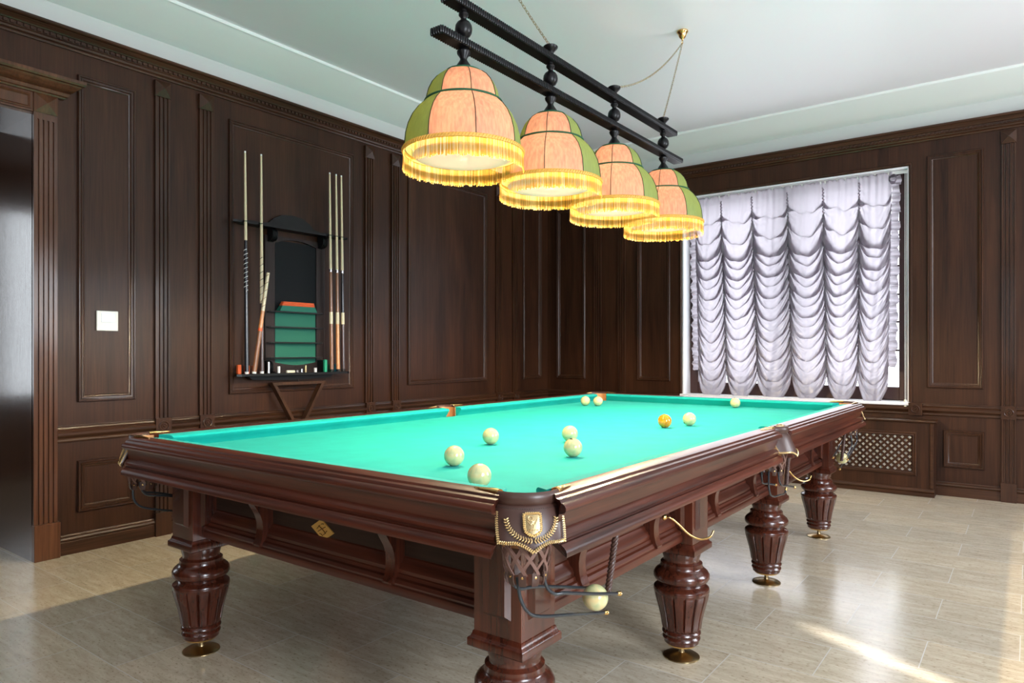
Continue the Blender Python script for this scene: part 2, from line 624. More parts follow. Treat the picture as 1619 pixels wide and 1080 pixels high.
def empty(name, loc=(0, 0, 0), rz=0.0):
    o = bpy.data.objects.new(name, None)
    o.empty_display_size = 0.1
    o.location = loc
    o.rotation_euler = (0, 0, rz)
    COL.objects.link(o)
    return o


def tag(o, label=None, cat=None, group=None, kind=None):
    if label:
        o['label'] = label
    if cat:
        o['category'] = cat
    if group:
        o['group'] = group
    if kind:
        o['kind'] = kind
    return o


def struct(o):
    o['kind'] = 'structure'
    return o


# ------------------------------------------------------------------ room shell
XL, YB = -4.47, 6.67
ZC = 3.30          # main ceiling
ZW = 3.165         # top of the plaster wall
WT = 0.5           # thickness of left wall

f_ = MB()
f_.box(-8.2, XR + 0.3, YF - 0.3, YB + 0.4, -0.06, 0.0)
struct(f_.build('floor', M['floor'], smooth=None))

# left wall: opening y 0.25..1.496, z < 2.47
OY0, OY1, OZ = 0.25, 1.496, 2.50
w = MB()
w.box(XL - WT, XL, OY1 + 0.02, YB + 0.3, 0, ZW + 0.2, 0)
w.box(XL - WT, XL, YF - 0.3, OY0 - 0.02, 0, ZW + 0.2, 0)
w.box(XL - WT, XL, OY0 - 0.02, OY1 + 0.02, OZ + 0.02, ZW + 0.2, 0)
wall_left = struct(w.build('wall_left', M['wall_wood'], smooth=None))
PLS = MB()
PLS.box(XL - 0.01, XL + 0.004, YF, YB + 0.004, 3.0, ZW + 0.2)
struct(PLS.build('trim_1', M['plaster_wall'], smooth=None))

# back wall with window opening
WX0, WX1, WZ0, WZ1 = -2.823, -0.813, 0.752, 2.742
w = MB()
T = 0.42
w.box(XL - 0.3, WX0, YB, YB + T, 0, ZW + 0.2)
w.box(WX1, XR + 0.3, YB, YB + T, 0, ZW + 0.2)
w.box(WX0, WX1, YB, YB + T, 0, WZ0 - 0.03)
w.box(WX0, WX1, YB, YB + T, WZ1, ZW + 0.2)
wall_back = struct(w.build('wall_back', M['wall_wood'], smooth=None))
PLS = MB()
PLS.box(XL + 0.004, XR, YB - 0.004, YB + 0.01, 3.0, ZW + 0.2)
struct(PLS.build('trim_2', M['plaster_wall'], smooth=None))

# right wall: two windows, the near one curtained but for a slit
w = MB()
xr0, xr1 = XR, XR + 0.3
w.box(xr0, xr1, YF - 0.3, -0.2, 0, 3.4)
w.box(xr0, xr1, 2.0, 3.6, 0, 3.4)
w.box(xr0, xr1, 5.6, YB + 0.4, 0, 3.4)
w.box(xr0, xr1, -0.2, 2.0, 0, 0.6)
w.box(xr0, xr1, -0.2, 2.0, 2.74, 3.4)
w.box(xr0, xr1, 3.6, 5.6, 0, 0.6)
w.box(xr0, xr1, 3.6, 5.6, 2.74, 3.4)
struct(w.build('wall_right', M['wall_wood'], smooth=None))
w = MB()
w.box(XL - WT, XR + 0.3, YF - 0.3, YF, 0, 3.4)
struct(w.build('wall_front', M['wall_wood'], smooth=None))
# passage beyond the opening
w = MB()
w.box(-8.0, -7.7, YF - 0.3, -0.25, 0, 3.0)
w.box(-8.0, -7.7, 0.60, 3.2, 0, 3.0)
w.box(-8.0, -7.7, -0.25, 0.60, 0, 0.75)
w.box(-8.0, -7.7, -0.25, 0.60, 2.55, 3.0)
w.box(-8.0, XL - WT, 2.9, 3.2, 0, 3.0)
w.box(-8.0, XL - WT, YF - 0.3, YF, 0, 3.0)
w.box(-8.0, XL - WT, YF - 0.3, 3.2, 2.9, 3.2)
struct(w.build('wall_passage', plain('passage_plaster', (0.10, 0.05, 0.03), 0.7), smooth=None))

# ceiling with sloped border and small step
c_ = MB()
IN = 0.335
def ceil_ring(pts_z):
    vs, fs = [], []
    for (ins, z) in pts_z:
        vs += [(XL + ins, YF + ins, z), (XR - ins, YF + ins, z), (XR - ins, YB - ins, z), (XL + ins, YB - ins, z)]
    for i in range(len(pts_z) - 1):
        for k in range(4):
            a, b = i * 4 + k, i * 4 + (k + 1) % 4
            fs.append((a, a + 4, b + 4, b))
    return vs, fs
vs, fs = ceil_ring([(-0.02, ZW - 0.004), (0.0, ZW), (0.10, ZW + 0.028), (0.20, ZW + 0.062), (IN - 0.012, ZC - 0.016), (IN - 0.004, ZC - 0.020), (IN, ZC - 0.014)])
c_.add(vs, fs, 1)
vs, fs = ceil_ring([(IN, ZC - 0.014), (IN, ZC)])
c_.add(vs, fs, 1)
c_.add([(XL + IN, YF + IN, ZC), (XR - IN, YF + IN, ZC), (XR - IN, YB - IN, ZC), (XL + IN, YB - IN, ZC)], [(0, 3, 2, 1)], 0)
c_.box(XL - 0.6, XR + 0.4, YF - 0.4, YB + 0.4, 3.42, 3.5, 0)
struct(c_.build('ceiling', [M['plaster'], M['plaster_cove']], smooth=20, normals=False))

# ---- mouldings
CROWN = [(0, 2.925), (0.012, 2.925), (0.016, 2.935), (0.012, 2.942), (0.020, 2.946), (0.024, 2.956), (0.022, 2.962), (0.026, 2.964), (0.026, 2.986),
         (0.036, 2.988), (0.042, 2.998), (0.056, 3.006), (0.062, 3.012), (0.074, 3.014), (0.080, 3.020), (0.080, 3.032), (0, 3.032)]
DADO = [(0, 0.650), (0.010, 0.650), (0.016, 0.658), (0.012, 0.668), (0.014, 0.676), (0.026, 0.682), (0.034, 0.694), (0.034, 0.706), (0.026, 0.716),
        (0.016, 0.720), (0.020, 0.730), (0.018, 0.738), (0.022, 0.742), (0.020, 0.747), (0, 0.747)]
BASE = [(0, 0), (0.016, 0), (0.016, 0.072), (0.013, 0.076), (0.020, 0.082), (0.024, 0.090), (0.020, 0.100), (0.010, 0.106), (0.006, 0.114), (0, 0.114)]
# left crown/dado/base
def dentils(mb, a0, a1, fn):
    n = int((a1 - a0) / 0.032)
    for i in range(n):
        a = a0 + i * 0.032
        mb_box = fn(a, a + 0.019)
        mb.box(*mb_box)
m = MB().run(CROWN, (XL, YF, 0), (XL, YB, 0), (1, 0, 0))
dentils(m, YF + 2.5, YB - 0.03, lambda a, b: (XL + 0.02, XL + 0.036, a, b, 2.968, 2.984))
struct(m.build('trim_3', M['wall_wood_h'], smooth=30))
m = MB().run(CROWN, (XL, YB, 0), (XR, YB, 0), (0, -1, 0))
dentils(m, XL + 0.05, 1.5, lambda a, b: (a, b, YB - 0.036, YB - 0.02, 2.968, 2.984))
struct(m.build('trim_4', M['wall_wood_hx'], smooth=30))
CASE_R = 1.614
m = MB().run(DADO, (XL, CASE_R, 0), (XL, YB, 0), (1, 0, 0))
struct(m.build('trim_5', M['wall_wood_h'], smooth=30))
m = MB().run(DADO, (XL, YB, 0), (XR, YB, 0), (0, -1, 0))
struct(m.build('trim_6', M['wall_wood_hx'], smooth=30))
m = MB().run(BASE, (XL, CASE_R, 0), (XL, YB, 0), (1, 0, 0))
struct(m.build('baseboard_left', M['wall_wood_h'], smooth=30))
m = MB().run(BASE, (XL, YB, 0), (XR, YB, 0), (0, -1, 0))
struct(m.build('baseboard_back', M['wall_wood_hx'], smooth=30))

PM = [(0, 0), (0, 0.014), (0.004, 0.019), (0.010, 0.019), (0.013, 0.013), (0.017, 0.012), (0.020, 0.015), (0.026, 0.014), (0.030, 0.008), (0.036, 0.006), (0.042, 0.001), (0.042, 0)]
ZT, ZB_, ZLT, ZLB = 2.798, 0.880, 0.536, 0.236

def panel_left(y0, y1, z0, z1):
    m = MB().frame((XL, 0, 0), (0, 1, 0), (0, 0, 1), (1, 0, 0), y0, y1, z0, z1, PM)
    return m.build('panel_moulding', M['wall_trim'], wall_left, smooth=30)

def panel_back(x0, x1, z0, z1):
    m = MB().frame((0, YB, 0), (1, 0, 0), (0, 0, 1), (0, -1, 0), x0, x1, z0, z1, PM)
    return m.build('panel_moulding', M['wall_trim'], wall_back, smooth=30)

for y0, y1 in ((1.726, 2.052), (2.683, 3.790), (4.415, 5.540), (6.176, 6.533)):
    panel_left(y0, y1, ZB_, ZT)
    panel_left(y0, y1, ZLB, ZLT)
for x0, x1 in ((-4.336, -3.959), (-3.324, -2.953), (-0.680, -0.294)):
    panel_back(x0, x1, ZB_, ZT)
for x0, x1 in ((-4.336, -3.959), (-3.324, -3.06), (-0.565, -0.289)):
    panel_back(x0, x1, ZLB, ZLT)

def pilaster(side, c, parent):
    """fluted strip with pyramid block on top, rosette at dado height and plinth"""
    W = 0.046
    if side == 'L':
        to = lambda a, h, o: (XL + o, c + a, h)
    else:
        to = lambda a, h, o: (c + a, YB - o, h)
    def cross(z0, z1, w, mb, fl):
        # profile across width with three flutes
        pr = [(-w, 0), (-w, 0.020)]
        if fl:
            for k in (-1, 0, 1):
                cx = k * w * 0.56
                hw = w * 0.20
                pr += [(cx - hw, 0.020), (cx - hw * 0.7, 0.011), (cx + hw * 0.7, 0.011), (cx + hw, 0.020)]
        pr += [(w, 0.020), (w, 0)]
        n = len(pr)
        vs = [to(a, z0, o) for a, o in pr] + [to(a, z1, o) for a, o in pr]
        fs = [tuple(range(n)), tuple(range(n, 2 * n))[::-1]] + [(i, (i + 1) % n, (i + 1) % n + n, i + n) for i in range(n)]
        mb.add(vs, fs)
    m = MB()
    cross(0.149, 2.806, W, m, True)
    p = m.build('pilaster', M['wall_trim'], parent, smooth=25)
    # pyramid block
    m = MB()
    w2, z0, z1, o0, o1 = 0.050, 2.806, 2.906, 0.026, 0.052
    vs = [to(-w2, z0, 0), to(w2, z0, 0), to(w2, z1, 0), to(-w2, z1, 0), to(-w2, z0, o0), to(w2, z0, o0), to(w2, z1, o0), to(-w2, z1, o0), to(0, (z0 + z1) / 2, o1)]
    m.add(vs, [(0, 1, 5, 4), (1, 2, 6, 5), (2, 3, 7, 6), (3, 0, 4, 7), (4, 5, 8), (5, 6, 8), (6, 7, 8), (7, 4, 8)])
    m.build('pyramid_block', M['wall_trim'], p, smooth=None)
    # rosette block
    m = MB()
    def bx(a0, a1, z0, z1, o0, o1):
        q = [to(a0, z0, o0), to(a1, z1, o1)]
        m.box(min(q[0][0], q[1][0]), max(q[0][0], q[1][0]), min(q[0][1], q[1][1]), max(q[0][1], q[1][1]), z0, z1)
    bx(-0.050, 0.050, 0.648, 0.752, 0, 0.036)
    prof = [(0.034, 0.036), (0.034, 0.041), (0.030, 0.043), (0.026, 0.041), (0.024, 0.037), (0.018, 0.037), (0.016, 0.041), (0.011, 0.041), (0.008, 0.038), (0.004, 0.043), (0.0, 0.044)]
    if side == 'L':
        m.lathe([(r, h) for r, h in prof], 20, (XL, c, 0.700), axis='x')
    else:
        vs, fs = [], []
        sg = 20
        for r, h in prof:
            for k in range(sg):
                a = 2 * pi * k / sg
                vs.append((c + r * cos(a), YB - h, 0.700 + r * sin(a)))
        for i in range(len(prof) - 1):
            for k in range(sg):
                a, b = i * sg + k, i * sg + (k + 1) % sg
                fs.append((a, b, b + sg, a + sg))
        m.add(vs, fs)
    m.build('rosette', M['wall_trim'], p, smooth=30)
    m = MB()
    bx(-0.050, 0.050, 0, 0.149, 0, 0.032)
    m.build('plinth', M['wall_trim'], p, smooth=None)
    return p

for c in (2.218, 2.511, 3.958, 4.257, 5.733, 6.024):
    pilaster('L', c, wall_left)
for c in (-3.802, -3.507, -0.130, 1.2):
    pilaster('B', c, wall_back)
# rosette only at the window corner
m = MB().box(-0.813, -0.713, YB - 0.036, YB, 0.648, 0.752)
sg = 20
vs, fs = [], []
prof = [(0.034, 0.036), (0.034, 0.041), (0.030, 0.043), (0.026, 0.041), (0.024, 0.037), (0.018, 0.037), (0.016, 0.041), (0.011, 0.041), (0.008, 0.038), (0.004, 0.043), (0.0, 0.044)]
for r, h in prof:
    for k in range(sg):
        a = 2 * pi * k / sg
        vs.append((-0.763 + r * cos(a), YB - h, 0.700 + r * sin(a)))
for i in range(len(prof) - 1):
    for k in range(sg):
        a, b = i * sg + k, i * sg + (k + 1) % sg
        fs.append((a, b, b + sg, a + sg))
m.add(vs, fs)
m.build('rosette', M['wall_trim'], wall_back, smooth=30)

# ---- doorway casing on the left wall
door = struct(empty('door_1', (XL, (OY0 + OY1) / 2, 0)))
DL = Vector(door.location)
def dbuild(mb, name, mat, sm=30, parent=None):
    mb.v = [(a - DL.x, b - DL.y, c - DL.z) for a, b, c in mb.v]
    return mb.build(name, mat, parent or door, smooth=sm)
for (ya, yb, nm) in ((OY1, CASE_R, 'casing'), (OY0 - 0.118, OY0, 'casing')):
    m = MB()
    pr = [(ya, 0), (ya, 0.030)]
    for k in range(4):
        cy = ya + 0.022 + k * 0.0245
        pr += [(cy - 0.005, 0.030), (cy - 0.0035, 0.020), (cy + 0.0035, 0.020), (cy + 0.005, 0.030)]
    pr += [(yb, 0.030), (yb, 0)]
    n = len(pr)
    vs = [(XL + o, y, 0.20) for y, o in pr] + [(XL + o, y, 2.478) for y, o in pr]
    m.add(vs, [tuple(range(n)), tuple(range(n, 2 * n))[::-1]] + [(i, (i + 1) % n, (i + 1) % n + n, i + n) for i in range(n)])
    m.box(XL, XL + 0.030, ya, yb, 2.478, 2.515)
    dbuild(m, nm, M['door_wood'])
    m = MB().bbox(XL, XL + 0.042, ya - 0.001, yb + 0.012, 0, 0.205, 0.003)
    dbuild(m, 'plinth', M['door_wood'])
    m = MB()
    y0, y1, z0, z1 = ya, yb, 2.515, 2.622
    vs = [(XL, y0, z0), (XL, y1, z0), (XL, y1, z1), (XL, y0, z1), (XL + 0.034, y0, z0), (XL + 0.034, y1, z0), (XL + 0.034, y1, z1), (XL + 0.034, y0, z1),
          (XL + 0.058, (y0 + y1) / 2, (z0 + z1) / 2)]
    m.add(vs, [(0, 1, 5, 4), (1, 2, 6, 5), (2, 3, 7, 6), (3, 0, 4, 7), (4, 5, 8), (5, 6, 8), (6, 7, 8), (7, 4, 8)])
    dbuild(m, 'pyramid_block', M['door_wood'], None)
m = MB().box(XL, XL + 0.022, OY0, OY1, 2.515, 2.622)
m.frame((XL + 0.022, 0, 0), (0, 1, 0), (0, 0, 1), (1, 0, 0), OY0 + 0.01, OY1 - 0.012, 2.527, 2.610, [(0, 0), (0, 0.008), (0.006, 0.010), (0.014, 0.004), (0.014, 0)])
m.add([(XL + 0.022, 0.873 + a * 0.12, 2.568 + b * 0.02) for a, b in ((-1, 0), (0, -1), (1, 0), (0, 1))] + [(XL + 0.034, 0.873, 2.568)], [(0, 1, 4), (1, 2, 4), (2, 3, 4), (3, 0, 4)])
dbuild(m, 'header', M['door_wood'], 25)
HC = [(0, 2.622), (0.036, 2.622), (0.040, 2.630), (0.050, 2.634), (0.056, 2.650), (0.052, 2.656), (0.066, 2.660), (0.078, 2.672), (0.094, 2.684), (0.100, 2.694), (0.112, 2.698), (0.118, 2.708), (0.118, 2.724), (0, 2.730)]
# mitred crown over the doorway with a return at its right end
m = MB()
n = len(HC)
ya, yb = OY0 - 0.118, CASE_R
vs = [(XL + o, ya - o, h) for o, h in HC] + [(XL + o, yb + o, h) for o, h in HC] + [(XL, yb + o, h) for o, h in HC] + [(XL, ya - o, h) for o, h in HC]
fs = []
for (A, B) in ((0, 1), (1, 2), (3, 0)):
    fs += [(A * n + i, B * n + i, B * n + (i + 1) % n, A * n + (i + 1) % n) for i in range(n)]
m.add(vs, fs)
dbuild(m, 'crown', M['door_wood'], 30)
m = MB()
m.box(XL - WT, XL + 0.012, OY1, OY1 + 0.022, 0, OZ + 0.02)
dbuild(m, 'jamb', M['jamb_wood'], None)
m = MB()
m.box(XL - WT, XL + 0.012, OY0 - 0.022, OY0, 0, OZ + 0.02)
dbuild(m, 'jamb', M['jamb_wood'], None)
m = MB().box(XL - WT, XL + 0.012, OY0, OY1, OZ, OZ + 0.02)
dbuild(m, 'jamb_head', M['jamb_wood'], None)

# ---- window in the back wall
win = struct(empty('window_1', ((WX0 + WX1) / 2, YB, WZ0)))
WLc = Vector(win.location)
def wbuild(mb, name, mat, sm=30):
    mb.v = [(a - WLc.x, b - WLc.y, c - WLc.z) for a, b, c in mb.v]
    return mb.build(name, mat, win, smooth=sm)
# casing on wall face
m = MB().frame((0, YB, 0), (1, 0, 0), (0, 0, 1), (0, -1, 0), WX0 - 0.024, WX1 + 0.024, WZ0 - 0.2, WZ1 + 0.024, [(0, 0), (0, 0.010), (0.004, 0.014), (0.014, 0.014), (0.018, 0.010), (0.024, 0.008), (0.024, -0.02)])
m.v = [(a, b, max(c, WZ0 - 0.004)) for a, b, c in m.v]
wbuild(m, 'casing', M['wall_trim'])
m = MB()
m.box(WX0, WX0 + 0.012, YB + 0.004, YB + 0.24, WZ0, WZ1)
m.box(WX1 - 0.012, WX1, YB + 0.004, YB + 0.24, WZ0, WZ1)
m.box(WX0 + 0.012, WX1 - 0.012, YB + 0.004, YB + 0.24, WZ1 - 0.012, WZ1)
wbuild(m, 'reveal', M['white_paint'], None)
m = MB().bbox(WX0 - 0.02, WX1 + 0.01, YB - 0.030, YB + 0.24, WZ0 - 0.026, WZ0 + 0.002, 0.005)
wbuild(m, 'sill', M['white_paint'])
m = MB()
FY0, FY1 = YB + 0.17, YB + 0.24
fx0, fx1, fz0, fz1 = WX0 + 0.012, WX1 - 0.012, WZ0 + 0.002, WZ1 - 0.012
m.bbox(fx0, fx0 + 0.085, FY0, FY1, fz0, fz1, 0.006)
m.bbox(fx1 - 0.085, fx1, FY0, FY1, fz0, fz1, 0.006)
m.bbox(fx0 + 0.08, fx1 - 0.08, FY0 + 0.003, FY1 - 0.003, fz0, fz0 + 0.115, 0.006)
m.bbox(fx0 + 0.08, fx1 - 0.08, FY0 + 0.003, FY1 - 0.003, fz1 - 0.10, fz1, 0.006)
cxm = (fx0 + fx1) / 2
m.bbox(cxm - 0.06, cxm + 0.06, FY0 - 0.004, FY1, fz0 + 0.10, fz1 - 0.08, 0.006)
wbuild(m, 'window_frame', M['frame_brown'])
m = MB()
for z in (1.19, 1.44, 1.68, 1.93, 2.20, 2.42):
    m.box(fx0 + 0.08, fx1 - 0.08, FY0 + 0.030, FY0 + 0.044, z - 0.008, z + 0.008)
wbuild(m, 'glazing_bars', M['frame_brown'], None)
m = MB().box(fx0 + 0.06, fx1 - 0.06, FY0 + 0.034, FY0 + 0.040, fz0 + 0.08, fz1 - 0.07)
wbuild(m, 'pane', M['glass'], None)

# side windows out of frame: pane + curtains with a slit
side_windows = []
for i, (ya, yb) in enumerate(((-0.2, 2.0), (3.6, 5.6))):
    e = struct(empty('window_%d' % (i + 2), (XR, (ya + yb) / 2, 0.6)))
    m = MB()
    h = (yb - ya) / 2
    m.frame((0.10, 0, 0), (0, 1, 0), (0, 0, 1), (-1, 0, 0), -h, h, 0, 2.14, [(0, -0.06), (0, 0), (0.08, 0), (0.08, -0.06)])
    m.box(0.04, 0.10, -0.05, 0.05, 0.06, 2.08)
    m.build('window_frame', M['frame_brown'], e, smooth=30)
    m = MB().box(0.06, 0.066, -h + 0.06, h - 0.06, 0.06, 2.08)
    m.build('pane', M['glass'], e, smooth=None)
    side_windows.append(e)
def pleated(name, y0, y1, x, z0, z1, mat, parent):
    m = MB()
    n = 80
    vs, fs = [], []
    for i in range(n + 1):
        y = y0 + (y1 - y0) * i / n
        xx = x + 0.012 * sin(i * 1.3)
        vs += [(xx, y, z0), (xx, y, z1)]
    for i in range(n):
        fs.append((2 * i, 2 * i + 2, 2 * i + 3, 2 * i + 1))
    m.add(vs, fs)
    return m.build(name, mat, parent, smooth=60)
M['side_curtain'] = plain('side_curtain', (0.5, 0.5, 0.52), 0.8)
SLIT = 1.47
c2 = side_windows[0]
pleated('curtain_panel', -1.2, SLIT - 0.032 - 0.9, 0.025, -0.02, 2.2, M['side_curtain'], c2)
pleated('curtain_panel', SLIT + 0.032 - 0.9, 1.2, 0.025, -0.02, 2.2, M['side_curtain'], c2)
c3 = side_windows[1]
pleated('curtain_panel', -1.1, 1.1, 0.025, -0.02, 2.2, M['side_curtain'], c3)
#@@PART2
# ------------------------------------------------------------------ sheets with thickness
def sheet(mb, grid, th, mi=0, closed=False):
    """grid[i][j] of Vectors -> shell of thickness th (inner side along -normal)"""
    ni, nj = len(grid), len(grid[0])
    G = [[Vector(p) for p in r] for r in grid]
    nn = []
    for i in range(ni):
        row = []
        for j in range(nj):
            if closed:
                du = G[i][(j + 1) % nj] - G[i][(j - 1) % nj]
            else:
                du = G[i][min(j + 1, nj - 1)] - G[i][max(j - 1, 0)]
            dv = G[min(i + 1, ni - 1)][j] - G[max(i - 1, 0)][j]
            n = du.cross(dv)
            row.append(n.normalized() if n.length > 1e-12 else Vector((0, 0, 1)))
        nn.append(row)
    vs = [G[i][j] for i in range(ni) for j in range(nj)] + [G[i][j] - nn[i][j] * th for i in range(ni) for j in range(nj)]
    o = ni * nj
    fs = []
    jj = nj if closed else nj - 1
    for i in range(ni - 1):
        for j in range(jj):
            a, b, c, d = i * nj + j, i * nj + (j + 1) % nj, (i + 1) * nj + (j + 1) % nj, (i + 1) * nj + j
            fs.append((a, b, c, d))
            fs.append((a + o, d + o, c + o, b + o))
    for i in (0, ni - 1):
        for j in range(jj):
            a, b = i * nj + j, i * nj + (j + 1) % nj
            fs.append((a, a + o, b + o, b))
    if not closed:
        for j in (0, nj - 1):
            for i in range(ni - 1):
                a, b = i * nj + j, (i + 1) * nj + j
                fs.append((a, b, b + o, a + o))
    mb.add(vs, fs, mi)


def surf(mb, grid):
    """single woven layer (thin cloth)"""
    ni, nj = len(grid), len(grid[0])
    mb.add([p for r in grid for p in r], [(i * nj + j, i * nj + j + 1, (i + 1) * nj + j + 1, (i + 1) * nj + j) for i in range(ni - 1) for j in range(nj - 1)])


def smoothpts(pts, n=6):
    """Catmull-Rom through points"""
    P = [Vector(p) for p in pts]
    out = []
    for i in range(len(P) - 1):
        p0 = P[i - 1] if i > 0 else P[i] * 2 - P[i + 1]
        p1, p2 = P[i], P[i + 1]
        p3 = P[i + 2] if i + 2 < len(P) else P[i + 1] * 2 - P[i]
        for k in range(n):
            t = k / n
            out.append(0.5 * ((2 * p1) + (p2 - p0) * t + (2 * p0 - 5 * p1 + 4 * p2 - p3) * t * t + (3 * p1 - p0 - 3 * p2 + p3) * t ** 3))
    out.append(P[-1])
    return out


# ------------------------------------------------------------------ billiard table
TX, TY = -1.842, 3.0755
HX, HY = 0.925, 1.7835
BED = 0.792
table = empty('billiard_table', (TX, TY, 0))
tag(table, 'long carved mahogany billiard table with a green cloth and gold trimmed leather pockets', 'billiard table')

# bed cloth with pocket cut-outs
def arc(cx, cy, r, a0, a1, n):
    return [(cx + r * cos(radians(a0 + (a1 - a0) * k / n)), cy + r * sin(radians(a0 + (a1 - a0) * k / n))) for k in range(n + 1)]
ca, cb, cr = 0.902, 1.7605, 0.066
d1 = sqrt(cr ** 2 - (HX - ca) ** 2)
poly = []
for sx, sy in ((1, 1), (-1, 1), (-1, -1), (1, -1)):
    q = []
    a_st = math.degrees(atan2(-d1, HX - ca))      # lower right point of the arc
    a_en = math.degrees(atan2(HY - cb, -d1)) - 360
    q = arc(ca, cb, cr, a_st, a_en, 10)
    # q goes from (HX, cb-d1) round the inside to (ca-d1, HY)
    q = [(x * sx, y * sy) for x, y in q]
    if sx * sy < 0:
        q = q[::-1]
    poly += q
    if (sx, sy) == (-1, 1):
        d2 = sqrt(0.055 ** 2 - 0.02 ** 2)
        poly += [(-x, y) for x, y in arc(HX + 0.02, 0, 0.055, 180 - 68.7, 180 + 68.7, 8)]
    if (sx, sy) == (1, -1):
        poly += [(x, y) for x, y in arc(HX + 0.02, 0, 0.055, 180 + 68.7, 180 - 68.7, 8)]
m = MB().prism(poly, BED - 0.04, BED, lambda a, b, h: (a, b, h))
m.build('bed_cloth', M['baize'], table, smooth=None)

CP = [(0, 0.8446), (0.040, 0.8420), (0.048, 0.8385), (0.052, 0.832), (0.050, 0.826), (0.042, 0.818), (0.026, 0.792), (0.0, 0.791)]
RP = [(0, 0.79), (0, 0.846), (0.052, 0.8485), (0.058, 0.8465), (0.061, 0.841), (0.064, 0.8405), (0.071, 0.8385), (0.0745, 0.8335), (0.0755, 0.831),
      (0.080, 0.830), (0.085, 0.8265), (0.088, 0.821), (0.088, 0.815), (0.085, 0.810), (0.078, 0.807), (0.070, 0.806), (0.069, 0.803),
      (0.064, 0.775), (0.064, 0.770), (0.070, 0.766), (0.077, 0.757), (0.078, 0.750), (0.074, 0.744), (0.069, 0.742), (0.069, 0.739),
      (0.076, 0.738), (0.079, 0.735), (0.083, 0.733), (0.089, 0.726), (0.091, 0.718), (0.090, 0.711), (0.0, 0.711)]

def side_extrude(prof, s0, s1, to, name, mat, sgn=1):
    """prof (o,z); s0(o), s1(o) start and end along the side; to(o,s,z)"""
    n = len(prof)
    vs = [to(o, s0(o), z) for o, z in prof] + [to(o, s1(o), z) for o, z in prof]
    fs = [tuple(range(n)), tuple(range(n, 2 * n))[::-1]] + [(i, (i + 1) % n, (i + 1) % n + n, i + n) for i in range(n)]
    return MB().add(vs, fs).build(name, mat, table, smooth=28)

for sx in (1, -1):
    for sy in (1, -1):
        side_extrude(CP, lambda d: 0.052, lambda d: 1.712 - d * 0.62, lambda o, s, z: (sx * (HX - o), sy * s, z), 'cushion', M['baize'])
        side_extrude(RP, lambda d: 0.072 - 0.016 * (d < 0.03), lambda w: 1.690 + 0.075 * min(1, w / 0.06), lambda o, s, z: (sx * (HX + o), sy * s, z), 'side_rail', M['tab_y'])
for sy in (1, -1):
    e = lambda d: 0.854 - d * 0.62
    side_extrude(CP, lambda d: -e(d), e, lambda o, s, z: (s, sy * (HY - o), z), 'cushion', M['baize'])
    e2 = lambda w: 0.832 + 0.053 * min(1, w / 0.06)
    side_extrude(RP, lambda d: -e2(d), e2, lambda o, s, z: (s, sy * (HY + o), z), 'end_rail', M['tab_x'])

# recessed apron and stringer
AX, AY = 0.744, 1.600
ST = [(0, 0.565), (0.010, 0.565), (0.016, 0.560), (0.020, 0.550), (0.030, 0.541), (0.036, 0.530), (0.036, 0.520), (0.040, 0.517), (0.042, 0.508),
      (0.050, 0.504), (0.055, 0.495), (0.054, 0.489), (0.058, 0.485), (0.060, 0.475), (0.058, 0.462), (0.0, 0.460)]
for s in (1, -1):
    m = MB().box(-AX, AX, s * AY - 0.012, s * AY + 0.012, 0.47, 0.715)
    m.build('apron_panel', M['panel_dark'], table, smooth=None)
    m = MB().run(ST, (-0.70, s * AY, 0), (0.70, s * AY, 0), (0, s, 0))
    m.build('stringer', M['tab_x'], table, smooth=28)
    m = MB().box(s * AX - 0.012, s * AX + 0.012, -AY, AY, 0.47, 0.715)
    m.build('apron_panel', M['panel_lit_y'], table, smooth=None)
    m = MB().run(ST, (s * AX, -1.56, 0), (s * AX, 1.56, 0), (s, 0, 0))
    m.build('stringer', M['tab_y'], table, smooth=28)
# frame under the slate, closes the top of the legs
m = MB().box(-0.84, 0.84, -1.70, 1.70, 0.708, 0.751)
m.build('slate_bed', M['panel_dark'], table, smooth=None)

# S shaped brackets
BRK = [(0, 0.712), (0.094, 0.712), (0.095, 0.695), (0.0945, 0.675), (0.091, 0.655), (0.084, 0.636), (0.073, 0.618), (0.062, 0.600), (0.055, 0.580), (0.0525, 0.560),
       (0.053, 0.540), (0.056, 0.520), (0.060, 0.505), (0.066, 0.496), (0.066, 0.490), (0, 0.490)]
def bracket(c, side, s):
    w = 0.019
    if side == 'x':
        f = lambda o, z, h: (s * (AX + o), c + h, z)
    else:
        f = lambda o, z, h: (c + h, s * (AY + o), z)
    m = MB().prism(BRK, -w, w, f)
    m.build('bracket', M['tab_z'], table, smooth=28)
for s in (1, -1):
    for c in (-0.33, 0.33):
        bracket(c, 'y', s)
    for c in (-1.083 - 0.25, -1.083 + 0.25, -0.25, 0.25, 1.083 - 0.25, 1.083 + 0.25):
        bracket(c, 'x', s)

